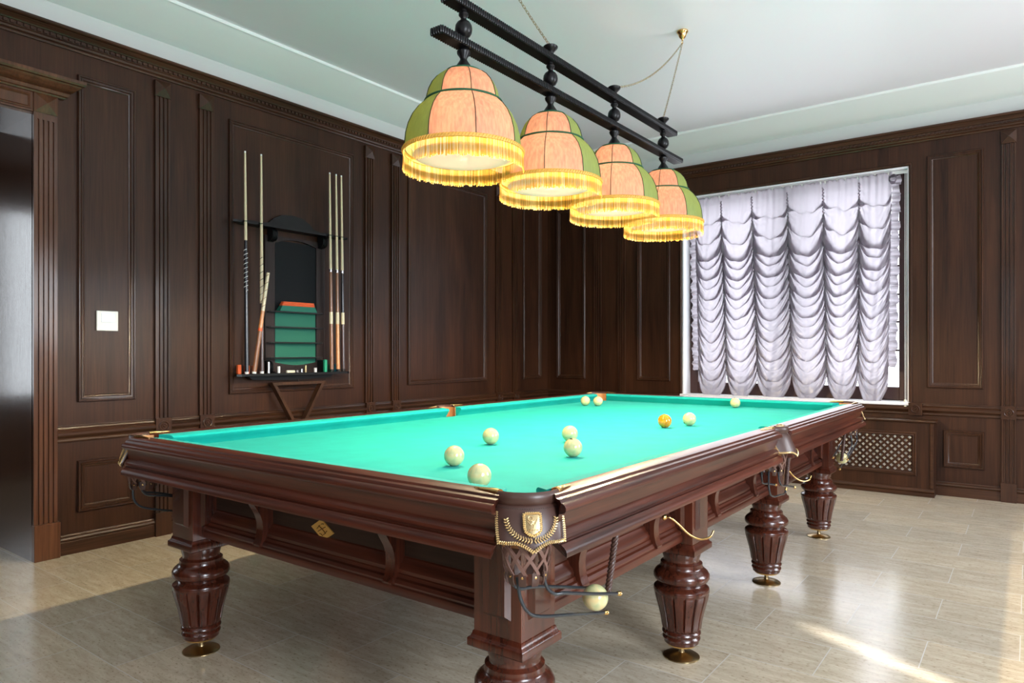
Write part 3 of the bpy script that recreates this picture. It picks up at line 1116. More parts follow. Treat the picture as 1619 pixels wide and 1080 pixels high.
# legs
LEGP = [(0.045, 0.057), (0.062, 0.057), (0.0655, 0.060), (0.0665, 0.070), (0.0695, 0.072), (0.0715, 0.078), (0.069, 0.084), (0.066, 0.088), (0.067, 0.092),
        (0.0715, 0.094), (0.0735, 0.099), (0.0715, 0.105), (0.068, 0.109), (0.069, 0.113), (0.0735, 0.118), (0.0745, 0.124), (0.0775, 0.145), (0.083, 0.172),
        (0.0915, 0.205), (0.0985, 0.230), (0.1020, 0.247), (0.1025, 0.254), (0.1045, 0.257), (0.1055, 0.264), (0.1035, 0.271), (0.097, 0.276), (0.090, 0.279),
        (0.084, 0.283), (0.082, 0.287), (0.084, 0.291), (0.092, 0.294), (0.100, 0.300), (0.1055, 0.310), (0.1050, 0.322), (0.099, 0.333), (0.090, 0.341),
        (0.082, 0.347), (0.080, 0.352), (0.079, 0.360), (0.0785, 0.366), (0.073, 0.370), (0.068, 0.374), (0.067, 0.380), (0.070, 0.388), (0.073, 0.400), (0.073, 0.414)]
def flutef(r, h, a):
    if 0.115 < h < 0.2555:
        k = (a * 15 / (2 * pi)) % 1.0
        g = max(0.0, 1 - abs(k - 0.5) / 0.12)
        amt = 0.0075 * min(1, (h - 0.115) / 0.012) * min(1, (0.2555 - h) / 0.006)
        return r - g * amt + (0.0008 * (1 - (2 * k - 1) ** 2))
    return r
def sqloft(mb, cx, cy, hz):
    vs = []
    for h, z in hz:
        vs += [(cx - h, cy - h, z), (cx + h, cy - h, z), (cx + h, cy + h, z), (cx - h, cy + h, z)]
    fs = [(3, 2, 1, 0)]
    for i in range(len(hz) - 1):
        for k in range(4):
            a, b = i * 4 + k, i * 4 + (k + 1) % 4
            fs.append((a, b, b + 4, a + 4))
    n = len(hz) * 4
    fs.append((n - 4, n - 3, n - 2, n - 1))
    mb.add(vs, fs)
leg0 = None
def make_leg():
    m = MB()
    # dense profile for the fluted part
    prof = []
    for i, (r, h) in enumerate(LEGP[:-1]):
        r2, h2 = LEGP[i + 1]
        prof.append((r, h))
        if 0.11 < h < 0.256 and h2 - h > 0.012:
            for k in (1, 2):
                prof.append((r + (r2 - r) * k / 3, h + (h2 - h) * k / 3))
    prof.append(LEGP[-1])
    m.lathe(prof, 240, flute=flutef)
    leg = m.build('leg', M['tab_z'], table, smooth=35)
    b = MB()
    sqloft(b, 0, 0, [(0.086, 0.414), (0.088, 0.417), (0.088, 0.434), (0.0865, 0.437), (0.082, 0.440), (0.079, 0.446), (0.0775, 0.453), (0.075, 0.455), (0.075, 0.712)])
    for ax in range(4):
        # raised field on each face
        c, s_ = [(1, 0), (0, 1), (-1, 0), (0, -1)][ax]
        def q(a, o, z):
            return (c * (0.075 + o) - s_ * a, s_ * (0.075 + o) + c * a, z)
        vs = [q(a, 0, z) for a, z in ((-0.044, 0.502), (0.044, 0.502), (0.044, 0.700), (-0.044, 0.700))] + \
             [q(a, 0.014, z) for a, z in ((-0.034, 0.514), (0.034, 0.514), (0.034, 0.700), (-0.034, 0.700))]
        b.add(vs, [(4, 5, 6, 7), (0, 1, 5, 4), (1, 2, 6, 5), (2, 3, 7, 6), (3, 0, 4, 7)])
    blk = b.build('leg_block', M['tab_z'], leg, smooth=30)
    fm = MB().lathe([(0.0, 0.0035), (0.001, 0.0)][:0] or [(0.065, 0.0), (0.069, 0.001), (0.0685, 0.004), (0.060, 0.009), (0.030, 0.015), (0.012, 0.018), (0.010, 0.024), (0.010, 0.058)], 40)
    fm.build('foot', M['brass_old'], leg, smooth=40)
    rm = MB().lathe([(0.010, 0.050), (0.056, 0.050), (0.058, 0.0572), (0.01, 0.0572)], 40)
    rm.build('brass_ring', M['brass'], leg, smooth=40)
    return leg
LY = (-1.6245, -0.5455, 0.5305, 1.6245)
for sx in (1, -1):
    for y in LY:
        if leg0 is None:
            leg0 = make_leg()
            l = leg0
        else:
            l = leg0.copy()
            COL.objects.link(l)
            for ch in leg0.children:
                c = ch.copy()
                c.parent = l
                COL.objects.link(c)
        l.location = (sx * 0.767, y, 0)

# pockets -----------------------------------------------------------
def mir(pts, sx, sy):
    return [(x * sx, y * sy, z) for x, y, z in pts]
PC, PD = 0.885, 1.745
def zig(mb, path, nrm, w=0.0045, h=0.0022, step=0.0062, mi=0):
    """gold braid: row of slanted stitches along a path"""
    P = [Vector(p) for p in path]
    Ls = [0]
    for a, b in zip(P, P[1:]):
        Ls.append(Ls[-1] + (b - a).length)
    tot = Ls[-1]
    n = max(2, int(tot / step))
    def at(s):
        s = max(0, min(tot, s))
        for i in range(len(P) - 1):
            if s <= Ls[i + 1] or i == len(P) - 2:
                t = (s - Ls[i]) / max(1e-9, Ls[i + 1] - Ls[i])
                return P[i].lerp(P[i + 1], t), (P[i + 1] - P[i]).normalized(), i
    for k in range(n):
        s = (k + 0.5) * step
        p, t, i = at(s)
        N_ = Vector(nrm(p)).normalized()
        b = N_.cross(t).normalized()
        for sg in (-1, 1):
            a0 = p + N_ * h * 0.4
            a1 = p + b * w * sg + t * step * 0.55 + N_ * h * 0.2
            mb.tube([a0 - t * step * 0.1, (a0 + a1) / 2 + N_ * h * 0.5, a1], [0.0011, 0.0019, 0.0011], 5, mi)
def pocket(sx, sy, kind):
    root = empty('pocket')
    root.parent = table
    if kind == 'corner':
        cx, cy = PC * sx, PD * sy
        amid = atan2(sy, sx)
        half = radians(54)
        root.location = (cx, cy, 0)
        R0 = 0.080
    else:
        cx, cy = (HX + 0.018) * sx, 0
        amid = 0 if sx > 0 else pi
        half = radians(82)
        root.location = (cx, cy, 0)
        R0 = 0.062
    # leather rim roll + apron
    prof = [(R0 - 0.010, 0.842), (R0 - 0.004, 0.8525), (R0 + 0.004, 0.855), (R0 + 0.010, 0.851), (R0 + 0.0118, 0.843), (R0 + 0.0110, 0.833), (R0 + 0.006, 0.8255), (R0 + 0.010, 0.822)]
    m = MB()
    nA = 28
    fl = 0.038 if kind == 'corner' else 0.040
    rows = [(r, z) for r, z in prof]
    grid = []
    for r, z in rows:
        grid.append([Vector((r * cos(amid + half * (2 * j / nA - 1)), r * sin(amid + half * (2 * j / nA - 1)), z)) for j in range(nA + 1)])
    nb = 9
    def bottom(t):
        t = abs(t)
        if t > 0.62:
            return 0.7455
        u = 1 - t / 0.62
        return 0.7455 - 0.020 * (u ** 1.5) + (0.005 * sin(pi * (1 - u)))
    def rad(z):
        k = min(1, (0.822 - z) / 0.078)
        return R0 + 0.010 + fl * (k ** 0.8) * 0.86
    for i in range(1, nb + 1):
        row = []
        for j in range(nA + 1):
            t = 2 * j / nA - 1
            zb = bottom(t)
            z = 0.822 + (zb - 0.822) * i / nb
            wd = half * (1 + 0.02 * i / nb) * (1 - 0.30 * (min(1, (0.822 - z) / 0.078)) ** 0.9)
            a = amid + wd * t
            row.append(Vector((rad(z) * cos(a), rad(z) * sin(a), z)))
        grid.append(row)
    sheet(m, grid, -0.0035)
    m.build('leather_apron', M['leather'], root, smooth=50)
    # gold braid along the edges
    g = MB()
    nf = lambda p: Vector((p.x, p.y, 0.25 * 0.1))
    off = lambda p, d=0.0035: p + Vector((p.x, p.y, 0)).normalized() * d
    left = [off(grid[i][1]) for i in range(8, len(grid))]
    right = [off(grid[i][nA - 1]) for i in range(8, len(grid))]
    bot = [off(Vector(grid[-2][j]).lerp(grid[-1][j], 0.45)) for j in range(1, nA)]
    for path in (left, right, bot):
        zig(g, path, nf, 0.0036, 0.002, 0.0050)
    if kind == 'corner':
        # laurel arc
        def onsurf(t, z, d=0.0042):
            a = amid + half * t * (1 - 0.30 * (min(1, (0.822 - z) / 0.078)) ** 0.9)
            return Vector(((rad(z) + d) * cos(a), (rad(z) + d) * sin(a), z))
        for s_ in (1, -1):
            pth = [onsurf(s_ * (0.66 * sin(k / 14 * pi / 2)), 0.802 - 0.0455 * cos(k / 14 * pi / 2) ** 0.9, 0.004) for k in range(15)]
            zig(g, pth, nf, 0.0062, 0.003, 0.0062)
    g.build('gold_braid', M['gold'], root, smooth=40)
    if kind == 'corner':
        # shield badge
        sh = [(-0.19, 0.8125), (0.19, 0.8125), (0.205, 0.810), (0.205, 0.785), (0.19, 0.777), (0.11, 0.7705), (0.0, 0.7665), (-0.11, 0.7705), (-0.19, 0.777), (-0.205, 0.785), (-0.205, 0.810)]
        b = MB()
        cin = [onsurf(t, z, 0.0075) for t, z in sh]
        cen = onsurf(0, 0.791, 0.0085)
        base = [onsurf(t * 1.02, z, 0.003) for t, z in sh]
        n = len(sh)
        b.add(cin + [cen] + base, [(i, (i + 1) % n, n) for i in range(n)] + [(i, i + n + 1, (i + 1) % n + n + 1, (i + 1) % n) for i in range(n)])
        b.build('shield_badge', M['brass_old'], root, smooth=30)
        r_ = MB()
        zig(r_, [onsurf(t, z, 0.0075) for t, z in sh + sh[:1]], nf, 0.0026, 0.002, 0.0042)
        # engraved emblem: ring, crossed strokes and small capitals under it
        ring = [onsurf(-0.05 + 0.055 * cos(k * pi / 8), 0.8030 + 0.0045 * sin(k * pi / 8), 0.0095) for k in range(17)]
        r_.tube(ring, 0.0007, 5)
        r_.tube([onsurf(0.12, 0.802, 0.0095), onsurf(0.0, 0.784, 0.0098)], 0.0007, 5)
        r_.tube([onsurf(-0.02, 0.799, 0.0095), onsurf(0.03, 0.789, 0.0098)], 0.0007, 5)
        r_.tube([onsurf(-0.12, 0.798, 0.0093), onsurf(-0.05, 0.790, 0.0098), onsurf(0.03, 0.798, 0.0095)], 0.0007, 5)
        for k in range(6):
            t = -0.11 + k * 0.045
            r_.tube([onsurf(t, 0.7810, 0.0093), onsurf(t, 0.7775, 0.0093)], 0.0006, 4)
            if k % 2:
                r_.tube([onsurf(t, 0.7810, 0.0093), onsurf(t + 0.025, 0.7810, 0.0093)], 0.0005, 4)
        r_.build('emblem', M['gold'], root, smooth=40)
        st = MB()
        for j in range(30):
            t = -0.92 + 1.84 * j / 29
            a = amid + half * t
            rr = R0 + 0.0118
            st.lathe([(0.0, -0.0012), (0.0011, 0), (0.0, 0.0012)], 5, (rr * cos(a), rr * sin(a), 0.8195), cap=False)
        st.build('stitches', M['black'], root, smooth=None)
    # liner (tan inside)
    m = MB()
    grid = [[Vector(((R0 - 0.011) * cos(amid + (half + 0.9) * (2 * j / 24 - 1)), (R0 - 0.011) * sin(amid + (half + 0.9) * (2 * j / 24 - 1)), z)) for j in range(25)] for z in (0.842, 0.80, 0.76, 0.725)]
    sheet(m, grid, 0.003)
    m.build('pocket_liner', M['leather_tan'], root, smooth=50)
    # leather lattice net, tabs, rivets
    nx, ny = (0.028 * sx, 0.032 * sy) if kind == 'corner' else (0.008 * sx, 0.0)
    m = MB()
    K = 10
    for k in range(K):
        for dr in (1, -1):
            pts = []
            for i in range(9):
                t = i / 8
                z = 0.745 - 0.075 * t
                a = 2 * pi * (k + dr * t * 1.45 + (0.5 if dr < 0 else 0)) / K
                r = 0.060 - 0.012 * t ** 1.5
                pts.append((a, r + 0.0012 * dr * sin(t * 9), z))
            grid = [[Vector(((r + 0.0) * cos(a + da) + nx, r * sin(a + da) + ny, z)) for da in (-0.085, 0.085)] for a, r, z in pts]
            sheet(m, grid, 0.002 * dr)
    m.build('net', M['leather_pale'], root, smooth=50)
    m = MB()
    rv = MB()
    for k in range(K):
        a = 2 * pi * (k + 0.2) / K
        grid = [[Vector((r * cos(a + da) + nx, r * sin(a + da) + ny, z)) for da in (-0.18, -0.06, 0.06, 0.18)] for r, z in ((0.0485, 0.676), (0.0485, 0.664), (0.047, 0.652), (0.044, 0.645))]
        sheet(m, grid, 0.0022)
        rv.lathe([(0.0036, 0), (0.0030, 0.0018), (0.0, 0.0028)], 8, (0, 0, 0), axis='x', cap=False)
        c_, s_ = cos(a), sin(a)
        nv = len(rv.v)
        cnt = 24
        for i in range(nv - cnt, nv):
            x, y, z = rv.v[i]
            rr = 0.0490 + x
            rv.v[i] = (rr * c_ - y * s_ + nx, rr * s_ + y * c_ + ny, z + 0.665)
    for i_, (v_, f_i) in enumerate(((rv.v, rv.f),)):
        m.add(v_, f_i, 1)
    m.build('net_tabs', [M['leather'], M['brass']], root, smooth=50)
    # ball rail rods
    ox, oy = root.location.x, root.location.y
    def loc(p):
        return Vector((p[0] * sx - ox, p[1] * sy - oy, p[2]))
    if kind == 'corner':
        rods = [[(0.958, -1.772, 0.662), (0.962, -1.764, 0.635), (0.968, -1.742, 0.615), (0.972, -1.700, 0.606), (0.972, -1.57, 0.568), (0.972, -1.435, 0.531)],
                [(0.885, -1.800, 0.662), (0.886, -1.792, 0.635), (0.888, -1.766, 0.617), (0.888, -1.700, 0.604), (0.888, -1.57, 0.568), (0.888, -1.450, 0.533)],
                [(0.915, -1.815, 0.662), (0.922, -1.812, 0.615), (0.928, -1.790, 0.578), (0.930, -1.740, 0.554), (0.930, -1.60, 0.516), (0.930, -1.430, 0.470)]]
        rods = [[(x, -y, z) for x, y, z in r] for r in rods]   # sy applied below
    else:
        rods = [[(0.985, -0.035, 0.662), (0.988, -0.030, 0.625), (0.990, 0.00, 0.600), (0.990, 0.08, 0.585), (0.990, 0.20, 0.560)],
                [(0.915, -0.035, 0.662), (0.915, -0.030, 0.625), (0.910, 0.00, 0.600), (0.908, 0.08, 0.585), (0.908, 0.20, 0.562)],
                [(0.950, -0.050, 0.662), (0.950, -0.050, 0.60), (0.950, -0.025, 0.560), (0.950, 0.03, 0.542), (0.950, 0.11, 0.535), (0.950, 0.19, 0.530), (0.950, 0.215, 0.55)]]
    for r in rods:
        m = MB()
        tips = MB()
        pts = smoothpts([loc(p) for p in r], 6)
        m.tube(pts, 0.0042, 8)
        e = pts[-1]
        dr = (pts[-1] - pts[-2]).normalized()
        tips.tube([e - dr * 0.014, e - dr * 0.012, e, e + dr * 0.001, e + dr * 0.004], [0.0044, 0.0058, 0.0058, 0.007, 0.002], 8)
        m.build('rail_rod', M['steel'], root, smooth=50)
        tips.build('brass_tip', M['brass'], root, smooth=50)
    # braided strap carrying the end of the rail
    if kind == 'corner':
        p0, p1 = loc((0.960, 1.425, 0.712)), loc((0.938, 1.440, 0.520))
    else:
        p0, p1 = loc((0.955, 0.235, 0.712)), loc((0.950, 0.215, 0.560))
    m = MB()
    n = 44
    for ph in range(3):
        pts = []
        for i in range(n + 1):
            t = i / n
            p = p0.lerp(p1, t)
            a = t * 2 * pi * 5.5 + ph * 2 * pi / 3
            pts.append(p + Vector((0.0052 * sin(a), 0.0052 * cos(a) * 1.2, 0)))
        m.tube(pts, 0.0046, 6)
    m.build('braided_strap', M['leather'], root, smooth=60)
    # brass horns on the rails
    if kind == 'corner':
        hs = [((PC - 0.012, PD + 0.079), (PC - 0.095, PD + 0.070)), ((PC + 0.079, PD - 0.012), (PC + 0.070, PD - 0.095))]
    else:
        hs = [((HX + 0.045, -0.058), (HX + 0.022, -0.155)), ((HX + 0.045, 0.058), (HX + 0.022, 0.155))]
    for (a, b) in hs:
        m = MB()
        pts = []
        for i in range(7):
            t = i / 6
            pts.append(loc((a[0] + (b[0] - a[0]) * t, a[1] + (b[1] - a[1]) * t, 0.852 - 0.002 * t)))
        rr = [0.010, 0.0115, 0.0105, 0.0085, 0.0075, 0.0055, 0.002]
        k0 = len(m.v)
        m.tube(pts, rr, 10)
        for i in range(k0, len(m.v)):
            x, y, z = m.v[i]
            m.v[i] = (x, y, 0.850 + (z - 0.850) * 0.6)
        m.build('brass_horn', M['brass'], root, smooth=60)
    return root
for sx in (1, -1):
    for sy in (1, -1):
        pocket(sx, sy, 'corner')
    pocket(sx, 1, 'side')

# cue hooks in brass on the right side
def hook(y, name='cue_hook'):
    m = MB()
    pts = [(0.800, y, 0.585), (0.822, y + 0.004, 0.585), (0.842, y + 0.03, 0.560), (0.868, y + 0.065, 0.520), (0.895, y + 0.10, 0.500), (0.918, y + 0.135, 0.504), (0.926, y + 0.150, 0.525)]
    m.tube(smoothpts(pts, 6), 0.0038, 8)
    m.lathe([(0.0, 0.797), (0.011, 0.798), (0.013, 0.802), (0.009, 0.808), (0.005, 0.812), (0.0, 0.814)], 14, (0, y, 0.585), axis='x', cap=False)
    m.build(name, M['brass'], table, smooth=60)
hook(-0.78)
hook(0.62)

# diamond plate on the near end
m = MB()
cx, cz, ha, hb = -0.034, 0.583, 0.060, 0.036
yy = -AY - 0.012
vs = [(cx - ha, yy, cz + 0.003), (cx - 0.006, yy, cz + hb), (cx + ha, yy, cz - 0.003), (cx + 0.006, yy, cz - hb)]
m.add(vs + [(a + (cx - a) * 0.05, yy - 0.003, c + (cz - c) * 0.05) for a, b, c in vs], [(0, 1, 2, 3), (4, 5, 6, 7), (0, 1, 5, 4), (1, 2, 6, 5), (2, 3, 7, 6), (3, 0, 4, 7)])
np_ = m.build('name_plate', plain('gilt_plate', (0.80, 0.47, 0.12), 0.42, metal=0.45), table, smooth=None)
m = MB()
for (a, b) in (((-0.020, -0.008), (0.018, 0.012)), ((-0.018, 0.011), (0.020, -0.010)), ((-0.026, 0.0), (-0.010, 0.014)), ((0.008, -0.016), (0.026, 0.0)), ((-0.012, -0.014), (0.004, -0.020)), ((-0.004, 0.018), (0.010, 0.020))):
    m.tube([(cx + a[0], yy - 0.0035, cz + a[1]), (cx + (a[0] + b[0]) / 2 + 0.003, yy - 0.0045, cz + (a[1] + b[1]) / 2 + 0.002), (cx + b[0], yy - 0.0035, cz + b[1])], 0.0014, 5)
m.build('plate_engraving', plain('engraving', (0.25, 0.12, 0.03), 0.4, metal=0.8), np_, smooth=50)

# ------------------------------------------------------------------ balls
def uvsphere(r, seg=40, rings=24):
    m = MB()
    m.lathe([(r * sin(pi * i / rings) if 0 < i < rings else 0.0, -r * cos(pi * i / rings)) for i in range(rings + 1)], seg, cap=False)
    return m
ball_me = uvsphere(0.034).build('billiard_ball', M['ball_ivory'], None, smooth=180)
ball_specs = [
    ((-1.532, 1.730), 'ivory ball with a dark number on its left side, just beyond the nearest ball', (-0.93, -0.22, 0.18)),
    ((-1.771, 2.225), 'ivory ball nearest the long left cushion at mid table', (-0.6, 0.5, -0.3)),
    ((-1.558, 2.495), 'ivory ball half hidden behind another ball in the middle of the cloth', (0.3, 0.8, 0.2)),
    ((-1.321, 2.136), 'ivory ball with small marks on top, in front of a half hidden ball', (0.0, -0.35, 0.93)),
    ((-1.228, 1.492), 'nearest ivory ball, its base hidden by the near end rail', (0.3, 0.9, -0.3)),
    ((-1.465, 3.241), 'single orange cue ball on the green cloth', None),
    ((-1.405, 3.409), 'ivory ball with a dark number low down, just right of the orange ball', (-0.55, -0.55, -0.55)),
    ((-1.615, 4.717), 'ivory ball lying alone against the far end cushion', (-0.1, -0.2, 0.95)),
    ((-2.533, 4.264), 'left one of the two ivory balls by the far left corner pocket', (0.2, 0.9, 0.2)),
    ((-2.445, 4.289), 'right one of the two ivory balls by the far left corner pocket', (0.2, 0.9, 0.2)),
]
from random import Random
rb = Random(7)
allballs = []
for i, ((x, y), lab, mk) in enumerate(ball_specs):
    o = ball_me if i == 0 else ball_me.copy()
    if i:
        COL.objects.link(o)
    if mk is None:
        o.data = ball_me.data.copy()
        o.data.materials[0] = M['ball_orange']
    o.location = (x, y, BED + 0.0346)
    tag(o, lab, 'billiard ball', 'balls on the green cloth')
    allballs.append((o, mk))
for p, lab in (((TX + 0.930, TY - 1.490, 0.5275), 'ivory ball resting in the steel ball rail below the near corner pocket'),
               ((TX + 0.930, TY + 1.495, 0.5285), 'ivory ball resting in the ball rail below the far right corner pocket')):
    o = ball_me.copy()
    COL.objects.link(o)
    o.location = p
    tag(o, lab, 'billiard ball', 'balls in the ball rails')
def disc_on(o, d):
    d = Vector(d).normalized()
    m = MB()
    u = d.orthogonal().normalized()
    w_ = d.cross(u)
    def sp(a, b):
        v = (d + u * a + w_ * b).normalized() * 0.03425
        return v
    # a small digit-like mark: ring and tail
    m.tube([sp(0.10 * cos(k * pi / 6) , 0.10 * sin(k * pi / 6) + 0.09) for k in range(13)], 0.0011, 5)
    m.tube([sp(0.10, 0.06), sp(0.10, -0.08), sp(0.02, -0.18)], 0.0012, 5)
    m.build('number', M['ball_mark'], o, smooth=50)
for o, mk in allballs:
    if mk:
        disc_on(o, mk)
#@@PART3
# ------------------------------------------------------------------ hanging billiard light
LX, LCY = -1.842, 3.105
lamp = empty('billiard_light', (LX, LCY, ZC))
tag(lamp, 'long black beamed lamp with four domed silk shades and gold fringes over the table', 'hanging lamp')
LL = Vector(lamp.location)
def lbuild(mb, name, mat, sm=40, parent=None, o=None):
    o = o or LL
    mb.v = [(a - o.x, b - o.y, c - o.z) for a, b, c in mb.v]
    return mb.build(name, mat, parent or lamp, smooth=sm)
def beam(y0, y1, z0, z1, name):
    m = MB().bbox(LX - 0.030, LX + 0.030, y0 + 0.004, y1 - 0.004, z0, z1, 0.004)
    st = 0.0135
    n = int((y1 - y0) / st)
    for i in range(n + 1):
        y = y0 + 0.006 + i * (y1 - y0 - 0.012) / n
        for sx in (-1, 1):
            m.lathe([(0.0035, z0 + 0.001), (0.0058, z0 + 0.006), (0.0058, z1 - 0.003), (0.003, z1 + 0.002)], 6, (LX + sx * 0.0300, y, 0))
    for k in range(5):
        x = LX - 0.024 + k * 0.012
        for y in (y0, y1):
            m.lathe([(0.0035, z0 + 0.001), (0.0058, z0 + 0.006), (0.0058, z1 - 0.003), (0.003, z1 + 0.002)], 6, (x, y, 0))
    lbuild(m, name, M['lamp_black'])
beam(1.975, 4.285, 2.405, 2.432, 'lower_beam')
beam(2.035, 4.195, 2.560, 2.588, 'upper_beam')
LYS = [2.137, 2.774, 3.411, 4.051]
POST = [(0.012, 2.588), (0.017, 2.590), (0.018, 2.596), (0.014, 2.602), (0.016, 2.610), (0.026, 2.620), (0.035, 2.630), (0.036, 2.636), (0.032, 2.640), (0.022, 2.636), (0.0, 2.630)]
MID = [(0.014, 2.432), (0.019, 2.434), (0.020, 2.440), (0.014, 2.445), (0.016, 2.449), (0.026, 2.455), (0.0335, 2.468), (0.0355, 2.482), (0.0335, 2.497), (0.026, 2.510), (0.015, 2.518),
       (0.011, 2.524), (0.013, 2.530), (0.020, 2.538), (0.020, 2.546), (0.013, 2.553), (0.013, 2.560)]
LOW = [(0.040, 2.300), (0.042, 2.312), (0.036, 2.320), (0.031, 2.332), (0.020, 2.348), (0.014, 2.358), (0.015, 2.366), (0.026, 2.382), (0.027, 2.392), (0.022, 2.398), (0.016, 2.405)]
BELL = [(0.066, 2.3040), (0.088, 2.2970), (0.108, 2.2820), (0.127, 2.2590), (0.141, 2.2300), (0.1495, 2.1980), (0.152, 2.1840), (0.160, 2.1760),
        (0.183, 2.1540), (0.205, 2.1240), (0.2225, 2.0860), (0.2330, 2.0460), (0.2370, 2.0080), (0.2375, 1.9880)]
ROT = [-83, -108, -111, -120]
rl = Random(11)
for li, ly in enumerate(LYS):
    m = MB().lathe(MID, 28, (LX, ly, 0))
    lbuild(m, 'turned_ball', M['lamp_black'])
    m = MB().lathe(POST, 28, (LX, ly, 0))
    lbuild(m, 'turned_cup', M['lamp_black'])
    m = MB().lathe(LOW, 28, (LX, ly, 0))
    lbuild(m, 'turned_neck', M['lamp_black'])
    O = Vector((LX, ly, 2.0))
    # cloth panels: eight gores, slightly flat between seams
    sh = MB()
    for g in range(8):
        a0 = radians(ROT[li] + 45 * g)
        grid = []
        for r, z in BELL:
            row = []
            for j in range(9):
                t = j / 8
                a = a0 + radians(45) * t
                k = 1 - 0.016 * sin(pi * t) * (1 if z < 2.2 or z > 2.21 else 0.5)
                row.append(Vector((LX + r * k * cos(a), ly + r * k * sin(a), z)))
            grid.append(row)
        o = len(sh.v)
        sheet(sh, grid, -0.0012, mi=0 if g % 4 in (0, 1) else 1)
    shade = lbuild(sh, 'lamp_shade', [M['shade_pink'], M['shade_green']], 40)
    sm = MB()
    for g in range(8):
        a = radians(ROT[li] + 45 * g)
        sm.tube([(LX + (r + 0.0015) * cos(a), ly + (r + 0.0015) * sin(a), z) for r, z in BELL], 0.0017, 6)
    lbuild(sm, 'seams', M['shade_cord'], 50, shade)
    br = MB()
    for rr, z, th in ((0.1565, 2.181, 0.0048), (0.070, 2.305, 0.0050), (0.055, 2.307, 0.0045)):
        br.tube([(LX + rr * cos(k * pi / 24), ly + rr * sin(k * pi / 24), z) for k in range(49)], th, 8, cap=False)
    lbuild(br, 'green_braid', M['braid_green'], 60, shade)
    # fringe: gimp braid and hanging cords
    gb = MB()
    RF = 0.2420
    gb.lathe([(RF - 0.003, 1.974), (RF + 0.003, 1.975), (RF + 0.0045, 1.981), (RF + 0.003, 1.987), (RF + 0.0005, 1.990), (RF - 0.004, 1.990)], 96, (LX, ly, 0), cap=False)
    for k in range(120):
        a = 2 * pi * k / 120
        gb.tube([(LX + (RF + 0.004) * cos(a), ly + (RF + 0.004) * sin(a), 1.975), (LX + (RF + 0.0065) * cos(a + 0.02), ly + (RF + 0.0065) * sin(a + 0.02), 1.982), (LX + (RF + 0.003) * cos(a + 0.04), ly + (RF + 0.003) * sin(a + 0.04), 1.989)], 0.002, 4)
    lbuild(gb, 'gold_gimp', M['braid_gold'], 60, shade)
    fr = MB()
    NF = 400
    for k in range(NF):
        a = 2 * pi * (k + rl.uniform(-0.25, 0.25)) / NF
        w_ = 0.0037 / RF * rl.uniform(0.65, 1.15) * 0.5
        ln = 0.070 + rl.uniform(-0.005, 0.006)
        tw = rl.uniform(-0.008, 0.008)
        dr = rl.uniform(-0.0015, 0.003)
        vs = []
        for i, t in enumerate((0, 0.33, 0.66, 1.0)):
            z = 1.976 - ln * t
            aa = a + tw * t * t
            for sg in (-1, 1):
                rr = RF + 0.001 + dr * t + 0.0006 * sg
                ww = w_ * (1 if t < 1 else 1.4)
                vs.append((LX + rr * cos(aa + sg * ww), ly + rr * sin(aa + sg * ww), z))
        fr.add(vs, [(0, 1, 3, 2), (2, 3, 5, 4), (4, 5, 7, 6)], 1 if rl.random() < 0.3 else 0)
    # band of knots near the top of the fringe
    lbuild(fr, 'fringe', [M['fringe'], M['fringe_pale']], None, shade)
    df = MB()
    df.lathe([(0.0, 1.956), (0.10, 1.954), (0.17, 1.957), (0.203, 1.963), (0.205, 1.966), (0.17, 1.961), (0.10, 1.958), (0.0, 1.960)], 64, (LX, ly, 0), cap=False)
    for k in range(3):
        a = 2 * pi * k / 3
        df.tube([(LX + 0.203 * cos(a), ly + 0.203 * sin(a), 1.964), (LX + 0.238 * cos(a), ly + 0.238 * sin(a), 1.984)], 0.0015, 5)
    lbuild(df, 'diffuser', M['diffuser'], 50, shade)
    pl = bpy.data.lights.new('bulb_light', 'POINT')
    pl.energy = 13.0
    pl.color = (1.0, 0.82, 0.60)
    pl.shadow_soft_size = 0.03
    po = bpy.data.objects.new('bulb_light', pl)
    po.location = (LX - LL.x, ly - LL.y, 2.050 - LL.z)
    po.parent = lamp
    COL.objects.link(po)
    sl = bpy.data.lights.new('bulb_downlight', 'SPOT')
    sl.energy = 86.0
    sl.color = (1.0, 0.79, 0.48)
    sl.spot_size = radians(172)
    sl.spot_blend = 0.25
    sl.shadow_soft_size = 0.02
    so = bpy.data.objects.new('bulb_downlight', sl)
    so.location = (LX - LL.x, ly - LL.y, 1.948 - LL.z)
    so.parent = lamp
    COL.objects.link(so)

